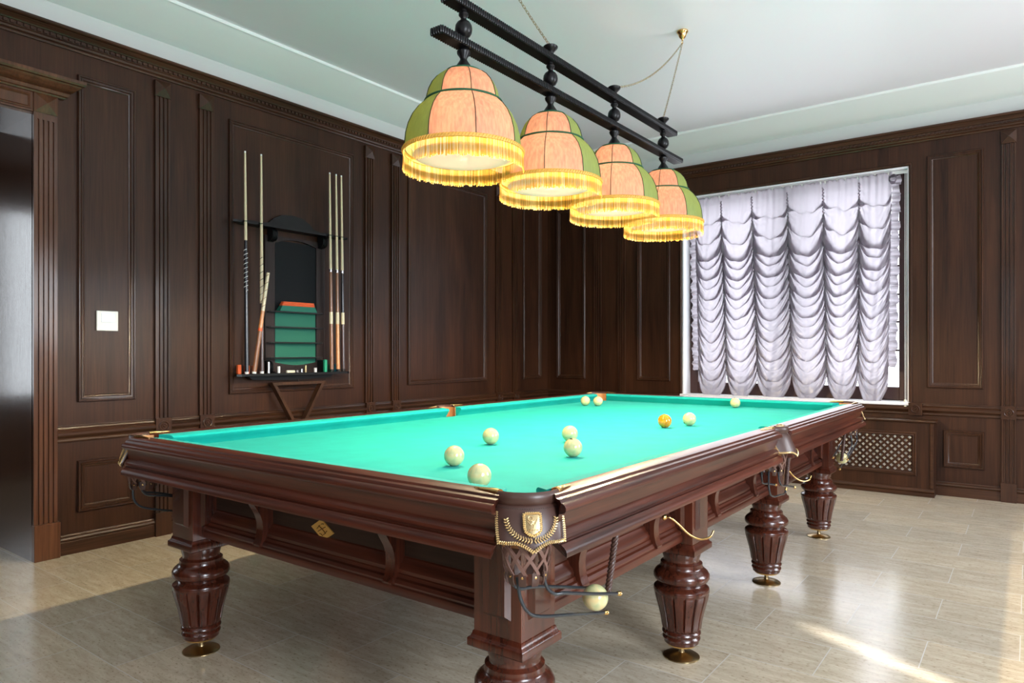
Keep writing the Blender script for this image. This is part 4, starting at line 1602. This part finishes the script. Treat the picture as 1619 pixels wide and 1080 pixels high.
def chain(a, b, sag, name='chain'):
    a, b = Vector(a), Vector(b)
    L_ = (b - a).length * (1 + 2.0 * (sag / (b - a).length) ** 2)
    n = int(L_ / 0.0165)
    pts = []
    for i in range(n + 1):
        t = i / n
        p = a.lerp(b, t)
        p.z -= sag * 4 * t * (1 - t)
        pts.append(p)
    m = MB()
    for i in range(n):
        p, q = pts[i], pts[i + 1]
        c = (p + q) / 2
        t = (q - p).normalized()
        u = t.cross(Vector((1, 0, 0))).normalized()
        if i % 2:
            u = t.cross(u).normalized()
        ring = []
        for k in range(11):
            an = 2 * pi * k / 10
            ring.append(c + t * 0.0115 * cos(an) + u * 0.0055 * sin(an))
        m.tube(ring, 0.0013, 4, cap=False)
    lbuild(m, name, M['brass_old'], 60)
for cy in (1.83, 4.352):
    m = MB()
    m.lathe([(0.0, 3.300), (0.036, 3.300), (0.038, 3.296), (0.037, 3.290), (0.030, 3.284), (0.026, 3.272), (0.020, 3.258), (0.012, 3.250), (0.006, 3.244), (0.006, 3.238), (0.0, 3.236)][::-1], 32, (LX, cy, 0), cap=False)
    m.tube([(LX, cy + 0.010 * cos(k * pi / 8), 3.228 + 0.012 * sin(k * pi / 8)) for k in range(17)], 0.002, 6)
    lbuild(m, 'ceiling_rose', M['brass'], 50)
chain((LX, 1.835, 3.220), (LX, LYS[0], 2.640), 0.02)
chain((LX, 1.835, 3.220), (LX, LYS[1], 2.640), 0.045)
chain((LX, 4.350, 3.220), (LX, LYS[2], 2.640), 0.075)
chain((LX, 4.350, 3.220), (LX, LYS[3], 2.640), 0.012)

# ------------------------------------------------------------------ ruched window blind
bl = empty('ruched_blind', (-1.82, YB + 0.03, 0.76))
tag(bl, 'silver grey ruched blind with six columns of swags and ruffled sides over the window', 'blind')
BLO = Vector(bl.location)
XT = [-2.700, -2.437, -2.138, -1.807, -1.497, -1.198, -0.942]
XB = [-2.660, -2.378, -2.078, -1.766, -1.465, -1.206, -0.972]
ZTOP, ZG = 2.722, 1.0
rc = Random(5)
ph = [[rc.uniform(0, 6.28) for _ in range(10)] for _ in range(6)]
PITCH = 0.099
H_ = ZTOP - ZG
NR = 560
FOLD = [(0, 0, 0), (0.25, -0.42, 0.45), (0.45, -0.85, 0.80), (0.56, -1.12, 0.97), (0.61, -1.17, 1.0), (0.66, -1.12, 0.86), (0.74, -0.92, 0.55), (0.80, -0.82, 0.36), (0.85, -0.79, 0.20), (0.91, -0.84, 0.08), (1.0, -1.0, 0.0)]
def fold(f):
    for i in range(len(FOLD) - 1):
        a, b = FOLD[i], FOLD[i + 1]
        if f <= b[0]:
            t = (f - a[0]) / (b[0] - a[0])
            t = t * t * (3 - 2 * t) if i in (3, 4, 7, 8) else t
            return a[1] + (b[1] - a[1]) * t, a[2] + (b[2] - a[2]) * t
    return -1.0, 0.0
def nz(a, b, c, k):
    p = ph[c]
    return sin(a * 7.1 + p[k]) * sin(b * 3.3 + p[(k + 3) % 10]) + 0.5 * sin(a * 15.7 + b * 6.1 + p[(k + 5) % 10])
YB0 = YB + 0.045
m = MB()
rows = []
NC = 26
for i in range(NR + 1):
    t = i / NR
    row = []
    for c in range(6):
        for j in range(NC + (1 if c == 5 else 0)):
            u = j / NC
            s4 = 4 * u * (1 - u)
            sw = s4 ** 0.80
            ramp = min(1, max(0, (t * H_ - 0.03) / 0.34))
            ramp = ramp * ramp * (3 - 2 * ramp)
            xa = XT[c] + (XB[c] - XT[c]) * t
            xb = XT[c + 1] + (XB[c + 1] - XT[c + 1]) * t
            x = xa + (xb - xa) * u
            zz = ZTOP - t * H_
            asym = 1 + 0.10 * sin(ph[c][1] + t * 5) * (u - 0.5) * 2
            z = zz - 0.26 * sw * ramp * asym
            phs = (t * H_ - 0.10) / PITCH + 0.08 * nz(u, t * 2.2, c, 0) + 0.10 * sin(ph[c][2] + t * 9)
            fi = ffloor(phs)
            f = phs - fi
            live = min(1, max(0, (t * H_ - 0.08) / 0.20))
            edge = 1 - s4
            kk = c * 37 + fi * 11
            big = (1.0 if fi % 2 == 0 else 0.66) * (0.85 + 0.35 * sin(kk * 1.7))
            zf, yf = fold(f)
            lin = -f
            ov = live * (1.9 - 1.35 * s4 ** 1.2) * big
            dz_ = (zf - lin) * ov * PITCH * 2.0
            dep = live * 0.042 * yf * (0.50 + 0.50 * s4) * big
            f2 = (phs * 2.0 + 0.5 + 0.3 * nz(u, t, c, 2)) % 1.0
            f3 = (phs * 3.0 + 0.9 * nz(u, t, c, 4)) % 1.0
            dep += live * (0.013 * sin(pi * f2 ** 1.5) * (0.25 + edge) + 0.008 * sin(pi * f3 ** 1.4) * (0.3 + edge))
            dep += live * 0.028 * s4 + 0.006 * nz(u * 1.7, t * 4, c, 7) * live
            # fine diagonal creases near the gathers
            dep += live * 0.0045 * sin(phs * 2 * pi * 5 + (u - 0.5) * 9) * edge
            # top pleats
            top = max(0, 1 - t * H_ / 0.05)
            top2 = max(0, 1 - t * H_ / 0.40)
            dep += 0.006 * sin(x * 2 * pi / 0.017) * top + 0.007 * sin(x * 2 * pi / 0.052 + ph[c][3]) * top2 + 0.006 * sin(x * 2 * pi / 0.085 + ph[c][4]) * top2
            dep += 0.012 * top2 * (1 - top) * s4
            z += dz_
            row.append(Vector((x - BLO.x, YB0 - dep - BLO.y, z - BLO.z)))
    rows.append(row)
surf(m, rows)
dr = m.build('drape', M['curtain'], bl, smooth=75)
# scalloped lower hem cord
m = MB()
m.tube([p + Vector((0, -0.002, 0)) for p in rows[-1]], 0.0035, 6)
m.build('hem', M['curtain'], bl, smooth=60)
# gathering cords between the columns
for c in range(1, 6):
    m = MB()
    pts = []
    for i in range(0, 181):
        t = i / 180
        x = XT[c] + (XB[c] - XT[c]) * t
        z = ZTOP - 0.06 - t * (H_ - 0.06)
        pts.append((x - BLO.x + 0.007 * sin(i * 1.9 + c), YB0 - BLO.y - 0.010 - 0.008 * abs(sin(i * 1.23 + c)), z - BLO.z + 0.002 * sin(i * 2.3)))
    rr = [0.0035 + 0.0045 * abs(sin(i * 1.55 + c)) for i in range(181)]
    m.tube(pts, rr, 6)
    m.build('gathering', M['curtain'], bl, smooth=60)
# ruffles
for side in (0, 1):
    m = MB()
    grid = []
    n = 420
    sg = -1 if side == 0 else 1
    for i in range(n + 1):
        t = i / n
        x0 = (XT[0] + (XB[0] - XT[0]) * t) if side == 0 else (XT[6] + (XB[6] - XT[6]) * t)
        z = ZTOP - 0.10 * (1 - t) - t * (H_ - 0.0) + (0.05 if side else 0.0)
        row = []
        for j in range(6):
            v = j / 5
            wv = sin(i * 0.62 + 0.8 * sin(i * 0.11)) + 0.5 * sin(i * 0.29 + 1.3)
            row.append(Vector((x0 + sg * (0.062 + 0.008 * sin(i * 0.19)) * v - BLO.x, YB0 - 0.012 - 0.014 * wv * (0.25 + v) - BLO.y, z + 0.012 * sin(i * 0.31 + 1) * v - BLO.z)))
        grid.append(row)
    surf(m, grid)
    m.build('ruffle', M['curtain'], bl, smooth=70)
# heading tape knot at the top right
m = MB()
grid = []
for i in range(40):
    a = i / 39 * 2 * pi * 1.6
    grid.append([Vector((-0.935 + 0.028 * cos(a) * (1 + 0.2 * sin(3 * a)) - BLO.x, YB0 - 0.03 - 0.014 * sin(2 * a) - 0.02 * v - BLO.y, 2.665 + 0.030 * sin(a) - 0.03 * v - BLO.z)) for v in (0, 0.5, 1)])
sheet(m, grid, 0.001)
m.build('tie', M['curtain'], bl, smooth=60)
m = MB().bbox(WX0 + 0.03 - BLO.x, WX1 - 0.015 - BLO.x, YB + 0.052 - BLO.y, YB + 0.075 - BLO.y, 2.700 - BLO.z, 2.7285 - BLO.z, 0.003)
m.build('rail', M['white_plastic'], bl, smooth=None)

# blind cord with its weight
cd = empty('blind_cord', (-0.838, YB - 0.012, 0.68))
tag(cd, 'white looped blind cord with a cream weight hanging at the right side of the window', 'cord')
m = MB()
for dx in (-0.005, 0.006):
    m.tube([(dx, 0.02, 2.03), (dx * 0.9, 0.0, 1.0), (dx * 0.6, 0.0, 0.07)], 0.0016, 6)
m.build('cord', M['white_plastic'], cd, smooth=60)
m = MB().lathe([(0.0, 0.0), (0.012, 0.002), (0.016, 0.010), (0.015, 0.030), (0.010, 0.045), (0.012, 0.060), (0.013, 0.085), (0.008, 0.095), (0.0, 0.096)], 20, cap=False)
m.build('weight', M['cream'], cd, smooth=60)

# ------------------------------------------------------------------ radiator cover under the window
RX0, RX1, RY = -3.02, -0.615, 6.50
rad = empty('radiator_cover', ((RX0 + RX1) / 2, (RY + YB) / 2, 0))
tag(rad, 'dark wooden radiator cover with a diagonal lattice front under the window', 'radiator cover')
RO = Vector(rad.location)
def rbuild(mb, name, mat, sm=30, parent=None):
    mb.v = [(a - RO.x, b - RO.y, c - RO.z) for a, b, c in mb.v]
    return mb.build(name, mat, parent or rad, smooth=sm)
GX0, GX1, GZ0, GZ1 = -2.885, -0.750, 0.178, 0.508
m = MB()
m.box(RX0, GX0 + 0.02, RY, RY + 0.02, 0.0, 0.596)
m.box(GX1 - 0.02, RX1, RY, RY + 0.02, 0.0, 0.596)
m.box(GX0 + 0.02, GX1 - 0.02, RY, RY + 0.02, GZ1 - 0.02, 0.596)
m.box(GX0 + 0.02, GX1 - 0.02, RY, RY + 0.02, 0.0, GZ0 + 0.02)
m.box(RX0, RX0 + 0.02, RY + 0.02, YB - 0.028, 0, 0.596)
m.box(RX1 - 0.02, RX1, RY + 0.02, YB - 0.028, 0, 0.596)
rbuild(m, 'body', M['wall_wood'], None)
m = MB().run([(-0.17, 0.596), (0.006, 0.596), (0.010, 0.600), (0.022, 0.604), (0.026, 0.611), (0.024, 0.618), (0.018, 0.621), (-0.135, 0.621)], (RX0 - 0.015, RY, 0), (RX1 + 0.018, RY, 0), (0, -1, 0))
rbuild(m, 'top', M['wall_wood_hx'])
m = MB()
m.bbox(RX1 - 0.030, RX1 - 0.004, RY - 0.010, RY + 0.001, 0.070, 0.596, 0.004)
rbuild(m, 'corner_bead', M['wall_wood_hx'])
m = MB().bbox(RX0, RX0 + 0.026, RY - 0.010, RY + 0.001, 0.070, 0.596, 0.004)
rbuild(m, 'corner_bead', M['wall_wood_hx'])
m = MB().run([(0, 0.002), (0.014, 0.002), (0.014, 0.030), (0.010, 0.034), (0.017, 0.040), (0.019, 0.050), (0.012, 0.060), (0.004, 0.066), (0, 0.066)], (RX0, RY, 0), (RX1 + 0.004, RY, 0), (0, -1, 0))
rbuild(m, 'skirting', M['wall_wood_hx'])
m = MB().frame((0, RY, 0), (1, 0, 0), (0, 0, 1), (0, -1, 0), GX0 - 0.012, GX1 + 0.012, GZ0 - 0.012, GZ1 + 0.012, [(0, 0), (0, 0.010), (0.005, 0.014), (0.012, 0.013), (0.018, 0.006), (0.024, 0.008), (0.030, 0.004), (0.034, -0.006), (0.034, -0.02)])
rbuild(m, 'grille_frame', M['wall_wood_hx'])
m = MB()
ix0, ix1, iz0, iz1 = GX0 + 0.018, GX1 - 0.018, GZ0 + 0.018, GZ1 - 0.018
step = 0.0530
hw = 0.0124
hh = iz1 - iz0
k = int((ix1 - ix0 + hh) / step) + 2
def clip_poly(P, x0, x1):
    for (lim, sg) in ((x0, 1), (x1, -1)):
        out = []
        for i in range(len(P)):
            a, b = P[i], P[(i + 1) % len(P)]
            ina, inb = (a[0] - lim) * sg >= 0, (b[0] - lim) * sg >= 0
            if ina:
                out.append(a)
            if ina != inb:
                t = (lim - a[0]) / (b[0] - a[0])
                out.append((lim, a[1] + (b[1] - a[1]) * t))
        P = out
        if len(P) < 3:
            return []
    return P
for i in range(k):
    for dirn in (1, -1):
        xs = ix0 - hh + i * step
        if dirn == 1:
            P = [(xs - hw, iz0), (xs + hw, iz0), (xs + hh + hw, iz1), (xs + hh - hw, iz1)]
        else:
            P = [(xs + hh - hw, iz0), (xs + hh + hw, iz0), (xs + hw, iz1), (xs - hw, iz1)]
        P = clip_poly(P, ix0, ix1)
        if P:
            y0 = RY + 0.004 if dirn == 1 else RY + 0.009
            m.prism(P, y0, y0 + 0.005, lambda a, b, h: (a, h, b))
rbuild(m, 'lattice', M['wall_trim'], None)
m = MB()
for i in range(int((ix1 - ix0) / 0.06) + 1):
    x = ix0 + 0.01 + i * 0.06
    m.bbox(x, x + 0.056, RY + 0.022, RY + 0.065, 0.14, 0.55, 0.006)
rbuild(m, 'radiator', M['white_plastic'])

# ------------------------------------------------------------------ room control plate
th = empty('room_thermostat', (XL, 1.889, 1.361))
tag(th, 'white square wall thermostat with a small display on the dark panel', 'thermostat')
m = MB().bbox(0.0002, 0.014, -0.061, 0.061, -0.060, 0.060, 0.003)
m.build('plate', M['white_plastic'], th, smooth=30)
m = MB().bbox(0.0142, 0.0165, -0.036, 0.042, -0.008, 0.046, 0.0008)
m.build('display', M['screen'], th, smooth=30)
m = MB()
for k in range(4):
    m.box(0.0142, 0.0152, -0.030 + k * 0.018, -0.022 + k * 0.018, -0.038, -0.034)
m.build('buttons', M['silver'], th, smooth=None)

# ------------------------------------------------------------------ cue rack
XW = XL + 0.002
rk = empty('cue_rack', (XW, 3.17, 1.0))
tag(rk, 'black and brown wall cue rack with an arched crest, blackboard and small shelves', 'cue rack')
KO = Vector(rk.location)
def kbuild(mb, name, mat, sm=30, parent=None):
    mb.v = [(a - KO.x, b - KO.y, c - KO.z) for a, b, c in mb.v]
    return mb.build(name, mat, parent or rk, smooth=sm)
YK0, YK1 = 2.958, 3.492
ykc = (YK0 + YK1) / 2
yp = lambda lo, hi: (lambda a, b, h: (h, a, b))
m = MB()
m.bbox(XW, XW + 0.022, YK0, YK0 + 0.082, 1.03, 2.03, 0.003)
m.bbox(XW, XW + 0.022, YK1 - 0.082, YK1, 1.03, 2.03, 0.003)
kbuild(m, 'side_stile', M['rack_wood'])
# upper rail with arched underside
pts = [(YK0 + 0.08, 2.03)] + [(YK0 + 0.08 + (YK1 - YK0 - 0.16) * k / 16, 1.985 + 0.030 * sin(pi * k / 16) - 0.006 * abs(cos(pi * k / 16)) ** 6) for k in range(17)] + [(YK1 - 0.08, 2.03)]
m = MB().prism(pts, XW + 0.001, XW + 0.023, lambda a, b, h: (h, a, b))
kbuild(m, 'arched_rail', M['rack_wood'])
m = MB().box(XW + 0.001, XW + 0.010, YK0 + 0.075, YK1 - 0.075, 1.02, 2.0)
kbuild(m, 'blackboard', M['black_panel'], None)
m = MB().box(XW + 0.0105, XW + 0.0135, YK0 + 0.088, YK1 - 0.088, 1.075, 1.472)
kbuild(m, 'green_backing', M['green_cloth_dark'], None)
# crest
cr_ = [(2.80, 2.08), (2.80, 2.108), (2.86, 2.116), (2.93, 2.110), (2.99, 2.122), (3.035, 2.160), (3.10, 2.192), (3.19, 2.202)]
cr_ = cr_ + [(2 * 3.19 - y, z) for y, z in cr_[::-1][1:]]
m = MB().prism(cr_, XW + 0.001, XW + 0.020, lambda a, b, h: (h, a, b))
kbuild(m, 'crest', M['black_wood'])
# cue shelves: tapered ends
def shelf(name, y0, y1, z0, z1, dp, taper=0.10):
    P = [(0.0, y0 + taper), (dp * 0.55, y0 + 0.02), (dp * 0.9, y0), (dp, y0 + 0.03), (dp, y1 - 0.03), (dp * 0.9, y1), (dp * 0.55, y1 - 0.02), (0.0, y1 - taper)]
    mm = MB().prism(P, z0, z1, lambda a, b, h: (XW + a, b, h))
    return kbuild(mm, name, M['black_wood'], None)
shelf('upper_cue_shelf', 2.665, 3.660, 2.074, 2.089, 0.0985)
shelf('lower_cue_shelf', 2.672, 3.650, 1.004, 1.020, 0.135)
ap = [(2.80, 1.004)] + [(2.80 + 0.04 * k / 4, 1.004 - 0.028 * sin(pi / 2 * k / 4)) for k in range(5)] + [(3.17, 0.965)]
ap = ap + [(2 * 3.17 - y, z) for y, z in ap[::-1][1:]]
m = MB().prism(ap, XW + 0.001, XW + 0.060, lambda a, b, h: (h, a, b))
kbuild(m, 'lower_apron', M['black_wood'])
for y in (2.7445, 2.8695, 3.470, 3.532, 3.584):
    mm = MB()
    mm.tube([(XW + 0.110 + 0.0145 * cos(k * pi / 10), y + 0.0145 * sin(k * pi / 10), 2.082) for k in range(21)], 0.0025, 6, cap=False)
    kbuild(mm, 'cue_ring', M['black_wood'], 60)
# scroll corbels
def corbel(y, z0, name, up=False):
    P = []
    for k in range(13):
        a = pi / 2 - pi * 1.1 * k / 12
        P.append((0.030 + 0.045 * cos(a) * (1 - 0.25 * k / 12), -0.045 + 0.045 * sin(a)))
    P = [(0, 0)] + P + [(0, -0.095)]
    if up:
        P = [(a, -b) for a, b in P]
    mm = MB().prism(P, y - 0.022, y + 0.022, lambda a, b, h: (XW + 0.018 + a, h, z0 + b))
    for dy in (-0.012, 0, 0.012):
        pts = [(XW + 0.018 + a + 0.001, y + dy, z0 + b) for a, b in P[1:-1]]
        mm.tube(pts, 0.0035, 5)
    kbuild(mm, name, M['black_wood'], 40)
for y in (3.000, 3.445):
    corbel(y, 2.074, 'scroll_bracket')
for y in (2.962, 3.438):
    corbel(y, 1.020, 'scroll_bracket', True)
for z in (1.470, 1.357, 1.244, 1.131):
    P = [(0, 2.995), (0.030, 2.963), (0.050, 2.948), (0.062, 2.963), (0.064, 3.415), (0.050, 3.432), (0.030, 3.420), (0, 3.385)]
    mm = MB().prism(P, z - 0.005, z + 0.005, lambda a, b, h: (XW + 0.022 + a, b, h))
    kbuild(mm, 'small_shelf', M['black_wood'], None)
m = MB().prism([(YK0 + 0.08, 1.02), (YK0 + 0.08, 1.10)] + [(YK0 + 0.08 + (YK1 - YK0 - 0.16) * k / 12, 1.098 - 0.022 * sin(pi * k / 12)) for k in range(13)] + [(YK1 - 0.08, 1.02)], XW + 0.012, XW + 0.022, lambda a, b, h: (h, a, b))
kbuild(m, 'lower_rail', M['rack_wood'])

# boxed cloths on the top small shelf
bx = empty('cloth_box', (XW + 0.022 + 0.034, 3.205, 1.4756))
tag(bx, 'green sloped box topped with folded orange cloths on the highest small rack shelf', 'box')
m = MB()
vs = [(-0.026, -0.165, 0), (0.026, -0.165, 0), (0.026, 0.165, 0), (-0.026, 0.165, 0), (-0.022, -0.140, 0.040), (0.020, -0.140, 0.040), (0.020, 0.150, 0.040), (-0.022, 0.150, 0.040)]
m.add(vs, [(3, 2, 1, 0), (4, 5, 6, 7), (0, 1, 5, 4), (1, 2, 6, 5), (2, 3, 7, 6), (3, 0, 4, 7)])
m.build('box', M['green_cloth_dark'], bx, smooth=None)
for k in range(3):
    m = MB().bbox(-0.022 + 0.001 * k, 0.021 - 0.001 * k, -0.140 + 0.006 * k, 0.148 - 0.002 * k, 0.0405 + k * 0.0105, 0.0503 + k * 0.0105, 0.003)
    m.build('folded_cloth', M['orange'], bx, smooth=40)

# cues --------------------------------------------------------------
def cue(name, base, top, segs, label, twist=None):
    """segs: list of (t0,t1,material,r0,r1)"""
    b, t = Vector(base), Vector(top)
    d = t - b
    e = empty(name, b)
    tag(e, label, 'cue', 'cues on the wall rack')
    for (nm, t0, t1, mat, r0, r1) in segs:
        mm = MB()
        n = 4
        mm.tube([d * (t0 + (t1 - t0) * k / n) for k in range(n + 1)], [r0 + (r1 - r0) * k / n for k in range(n + 1)], 14)
        mm.build(nm, mat, e, smooth=50)
    if twist:
        t0, t1, mat, nturn, r = twist
        mm = MB()
        u = d.normalized()
        a_ = Vector((1, 0, 0))
        b_ = u.cross(a_).normalized()
        n = int(nturn * 14)
        mm.tube([d * (t0 + (t1 - t0) * k / n) + (a_ * cos(2 * pi * nturn * k / n) + b_ * sin(2 * pi * nturn * k / n)) * r for k in range(n + 1)], 0.0022, 5)
        mm.build('inlay', mat, e, smooth=60)
    return e
cxp = XW + 0.112
ZS = 1.0222
def butt_segs(maple_from, dark, lower):
    return [('bumper', 0, 0.008, M['black'], 0.013, 0.014), ('butt', 0.008, maple_from, lower, 0.0150, 0.0105), ('shaft', maple_from, 0.992, M['cue_maple'], 0.0108, 0.0066), ('tip', 0.992, 1.0, M['white_tip'], 0.0066, 0.006)]
cue('cue', (cxp, 2.752, ZS), (cxp - 0.004, 2.742, 2.568), [('bumper', 0, 0.01, M['white_tip'], 0.0135, 0.0145), ('butt', 0.01, 0.36, M['cue_black'], 0.0150, 0.0130), ('forearm', 0.36, 0.60, M['cue_black'], 0.0130, 0.0105),
    ('shaft', 0.60, 0.992, M['cue_maple'], 0.0106, 0.0066), ('tip', 0.992, 1.0, M['white_tip'], 0.0066, 0.006)], 'cue with a black butt and white inlay, nearest the doorway, outermost at the rack', (0.375, 0.56, M['white_tip'], 9, 0.0122))
cue('cue', (cxp - 0.002, 2.872, ZS), (cxp - 0.004, 2.868, 2.575), [('bumper', 0, 0.01, M['white_tip'], 0.0135, 0.0145), ('butt', 0.01, 0.32, M['cue_dark'], 0.0150, 0.0135), ('forearm', 0.32, 0.55, M['cue_maple'], 0.0134, 0.0112),
    ('shaft', 0.55, 0.992, M['cue_maple'], 0.0112, 0.0066), ('tip', 0.992, 1.0, M['white_tip'], 0.0066, 0.006)], 'cue with a dark lower butt and pale spiral forearm, crossed by the short leaning butt', (0.30, 0.53, M['cue_dark'], 7, 0.0120))
e = cue('cue_butt', (cxp + 0.004, 2.806, ZS), (cxp + 0.042, 2.893, 1.735), [('cap', 0, 0.02, M['white_tip'], 0.0145, 0.0155), ('handle', 0.02, 0.42, M['cue_brown'], 0.0160, 0.0150), ('red_ring', 0.42, 0.45, M['orange'], 0.0152, 0.0152),
    ('upper_handle', 0.45, 0.62, M['cue_orange'], 0.0150, 0.0135), ('carved_top', 0.62, 1.0, M['cue_maple'], 0.0132, 0.0115)], 'short orange brown cue butt leaning at a slant between the two left cues', (0.60, 0.98, M['cue_brown'], 5, 0.0122))
e['category'] = 'cue'
for i, (y, lab, low, up) in enumerate(((3.478, 'cue with a reddish brown butt next to the blackboard, first of three in a row', M['cue_brown'], M['cue_brown']),
                               (3.540, 'cue with a tan brown butt, middle one of three in a row on the rack', M['cue_orange'], M['cue_brown']),
                               (3.592, 'cue with a dark butt and banded foot, last of three away from the blackboard', M['cue_dark'], M['cue_black']))):
    e = cue('cue', (cxp - 0.001, y + 0.006, ZS), (cxp - 0.003, y - 0.012, 2.57), [('bumper', 0, 0.012, M['black'], 0.0135, 0.0145), ('butt', 0.012, 0.24, low, 0.0152, 0.0140), ('ring', 0.24, 0.30, M['cue_maple'], 0.0142, 0.0138),
        ('forearm', 0.30, 0.50, up, 0.0136, 0.0112), ('joint', 0.50, 0.515, M['silver'], 0.0114, 0.0112), ('shaft', 0.515, 0.992, M['cue_maple'], 0.0112, 0.0066), ('tip', 0.992, 1.0, M['white_tip'], 0.0066, 0.006)], lab)

# chalks and small things on the lower shelf
def small(name, mat, loc, size, label, cat, group=None, round_=False):
    mm = MB()
    if round_:
        mm.lathe([(size[0] * 0.8, 0), (size[0], 0.002), (size[0], size[2] - 0.002), (size[0] * 0.8, size[2])], 16)
    else:
        mm.bbox(-size[0] / 2, size[0] / 2, -size[1] / 2, size[1] / 2, 0, size[2], min(size) * 0.12)
    o = mm.build(name, mat, None, smooth=40)
    o.location = loc
    tag(o, label, cat, group)
    return o
Z0 = 1.0203
g_ = 'chalk cubes on the lower shelf of the cue rack'
small('chalk_block', M['chalk_orange'], (cxp - 0.040, 2.718, Z0), (0.022, 0.028, 0.065), 'orange chalk block left of the black butted cue', 'chalk', g_)
small('chalk_block', M['chalk_orange'], (cxp - 0.040, 2.778, Z0), (0.022, 0.034, 0.060), 'orange chalk block between the black cue and the slanted butt', 'chalk', g_)
small('chalk_block', M['chalk_orange'], (cxp - 0.040, 2.832, Z0), (0.022, 0.026, 0.056), 'orange chalk block right of the slanted butt', 'chalk', g_)
small('chalk_block', M['chalk_green'], (XW + 0.110, 3.423, Z0), (0.022, 0.024, 0.095), 'tall green chalk block beside the right lower scroll bracket', 'chalk', g_)
small('chalk_block', M['chalk_green'], (cxp - 0.052, 3.510, Z0), (0.022, 0.026, 0.060), 'green chalk block between the first two of the three cues', 'chalk', g_)
small('chalk_block', M['chalk_blue'], (cxp - 0.052, 3.568, Z0), (0.022, 0.026, 0.060), 'blue green chalk block between the last two of the three cues', 'chalk', g_)
small('tip_tin', M['silver'], (XW + 0.110, 2.925, Z0), (0.011, 0.011, 0.085), 'slim silver capped tube standing left of the lower scroll bracket', 'tube', None, True)
small('tip_tin', M['white_tip'], (XW + 0.118, 3.005, Z0), (0.010, 0.010, 0.050), 'short white capped tube standing right of the left scroll bracket', 'tube', None, True)
o = small('chalk_stick', M['cream'], (XW + 0.110, 3.115, Z0 + 0.010), (0.010, 0.010, 0.070), 'cream stick lying flat on the lower shelf of the cue rack', 'stick', None, True)
o.rotation_euler = (pi / 2, 0, 0)
o.location.y += 0.03
small('tip_clamp', M['silver'], (XW + 0.108, 3.168, Z0), (0.016, 0.018, 0.020), 'tiny silver clamp just right of the cream stick', 'clamp')
small('tip_tin', M['silver'], (XW + 0.112, 3.205, Z0), (0.009, 0.009, 0.030), 'small silver tin in the middle of the lower shelf', 'tin', None, True)
small('tip_tin', M['brass_old'], (XW + 0.112, 3.240, Z0), (0.010, 0.010, 0.055), 'dull brass tin, tallest in the middle of the lower shelf', 'tin', None, True)
small('tip_tin', M['white_tip'], (XW + 0.112, 3.330, Z0), (0.011, 0.011, 0.034), 'white tin before the right scroll bracket on the lower shelf', 'tin', None, True)

# triangle hanging under the shelf
tr = empty('ball_triangle', (XW + 0.075, 3.20, 0.958))
tag(tr, 'brown wooden ball triangle hanging point down beneath the cue rack', 'ball triangle')
A, B, C_ = (-0.235, -0.004), (0.235, -0.004), (0.0, -0.405)
m = MB()
def inset(k):
    cx_ = 0.0
    cy_ = -0.138
    return [(cx_ + (p[0] - cx_) * k, cy_ + (p[1] - cy_) * k) for p in (A, B, C_)]
o1, i1 = inset(1.0), inset(0.84)
vs = [(x, y, z) for x in (-0.025, 0.025) for (y, z) in o1 + i1]
fs = []
for k in range(3):
    j = (k + 1) % 3
    fs += [(k, j, j + 3, k + 3), (6 + k, 6 + k + 3, 6 + j + 3, 6 + j), (k, 6 + k, 6 + j, j), (k + 3, j + 3, 9 + j, 9 + k)]
m.add(vs, fs)
m.build('frame', wood('triangle_wood', (0.03, 0.012, 0.006), (0.09, 0.04, 0.02), 'z', 0.35, 0.3), tr, smooth=None)
m = MB()
m.tube([(0, 0, -0.006), (0.0, 0, 0.012)], 0.004, 8)
m.build('hanger', M['black_wood'], tr, smooth=None)
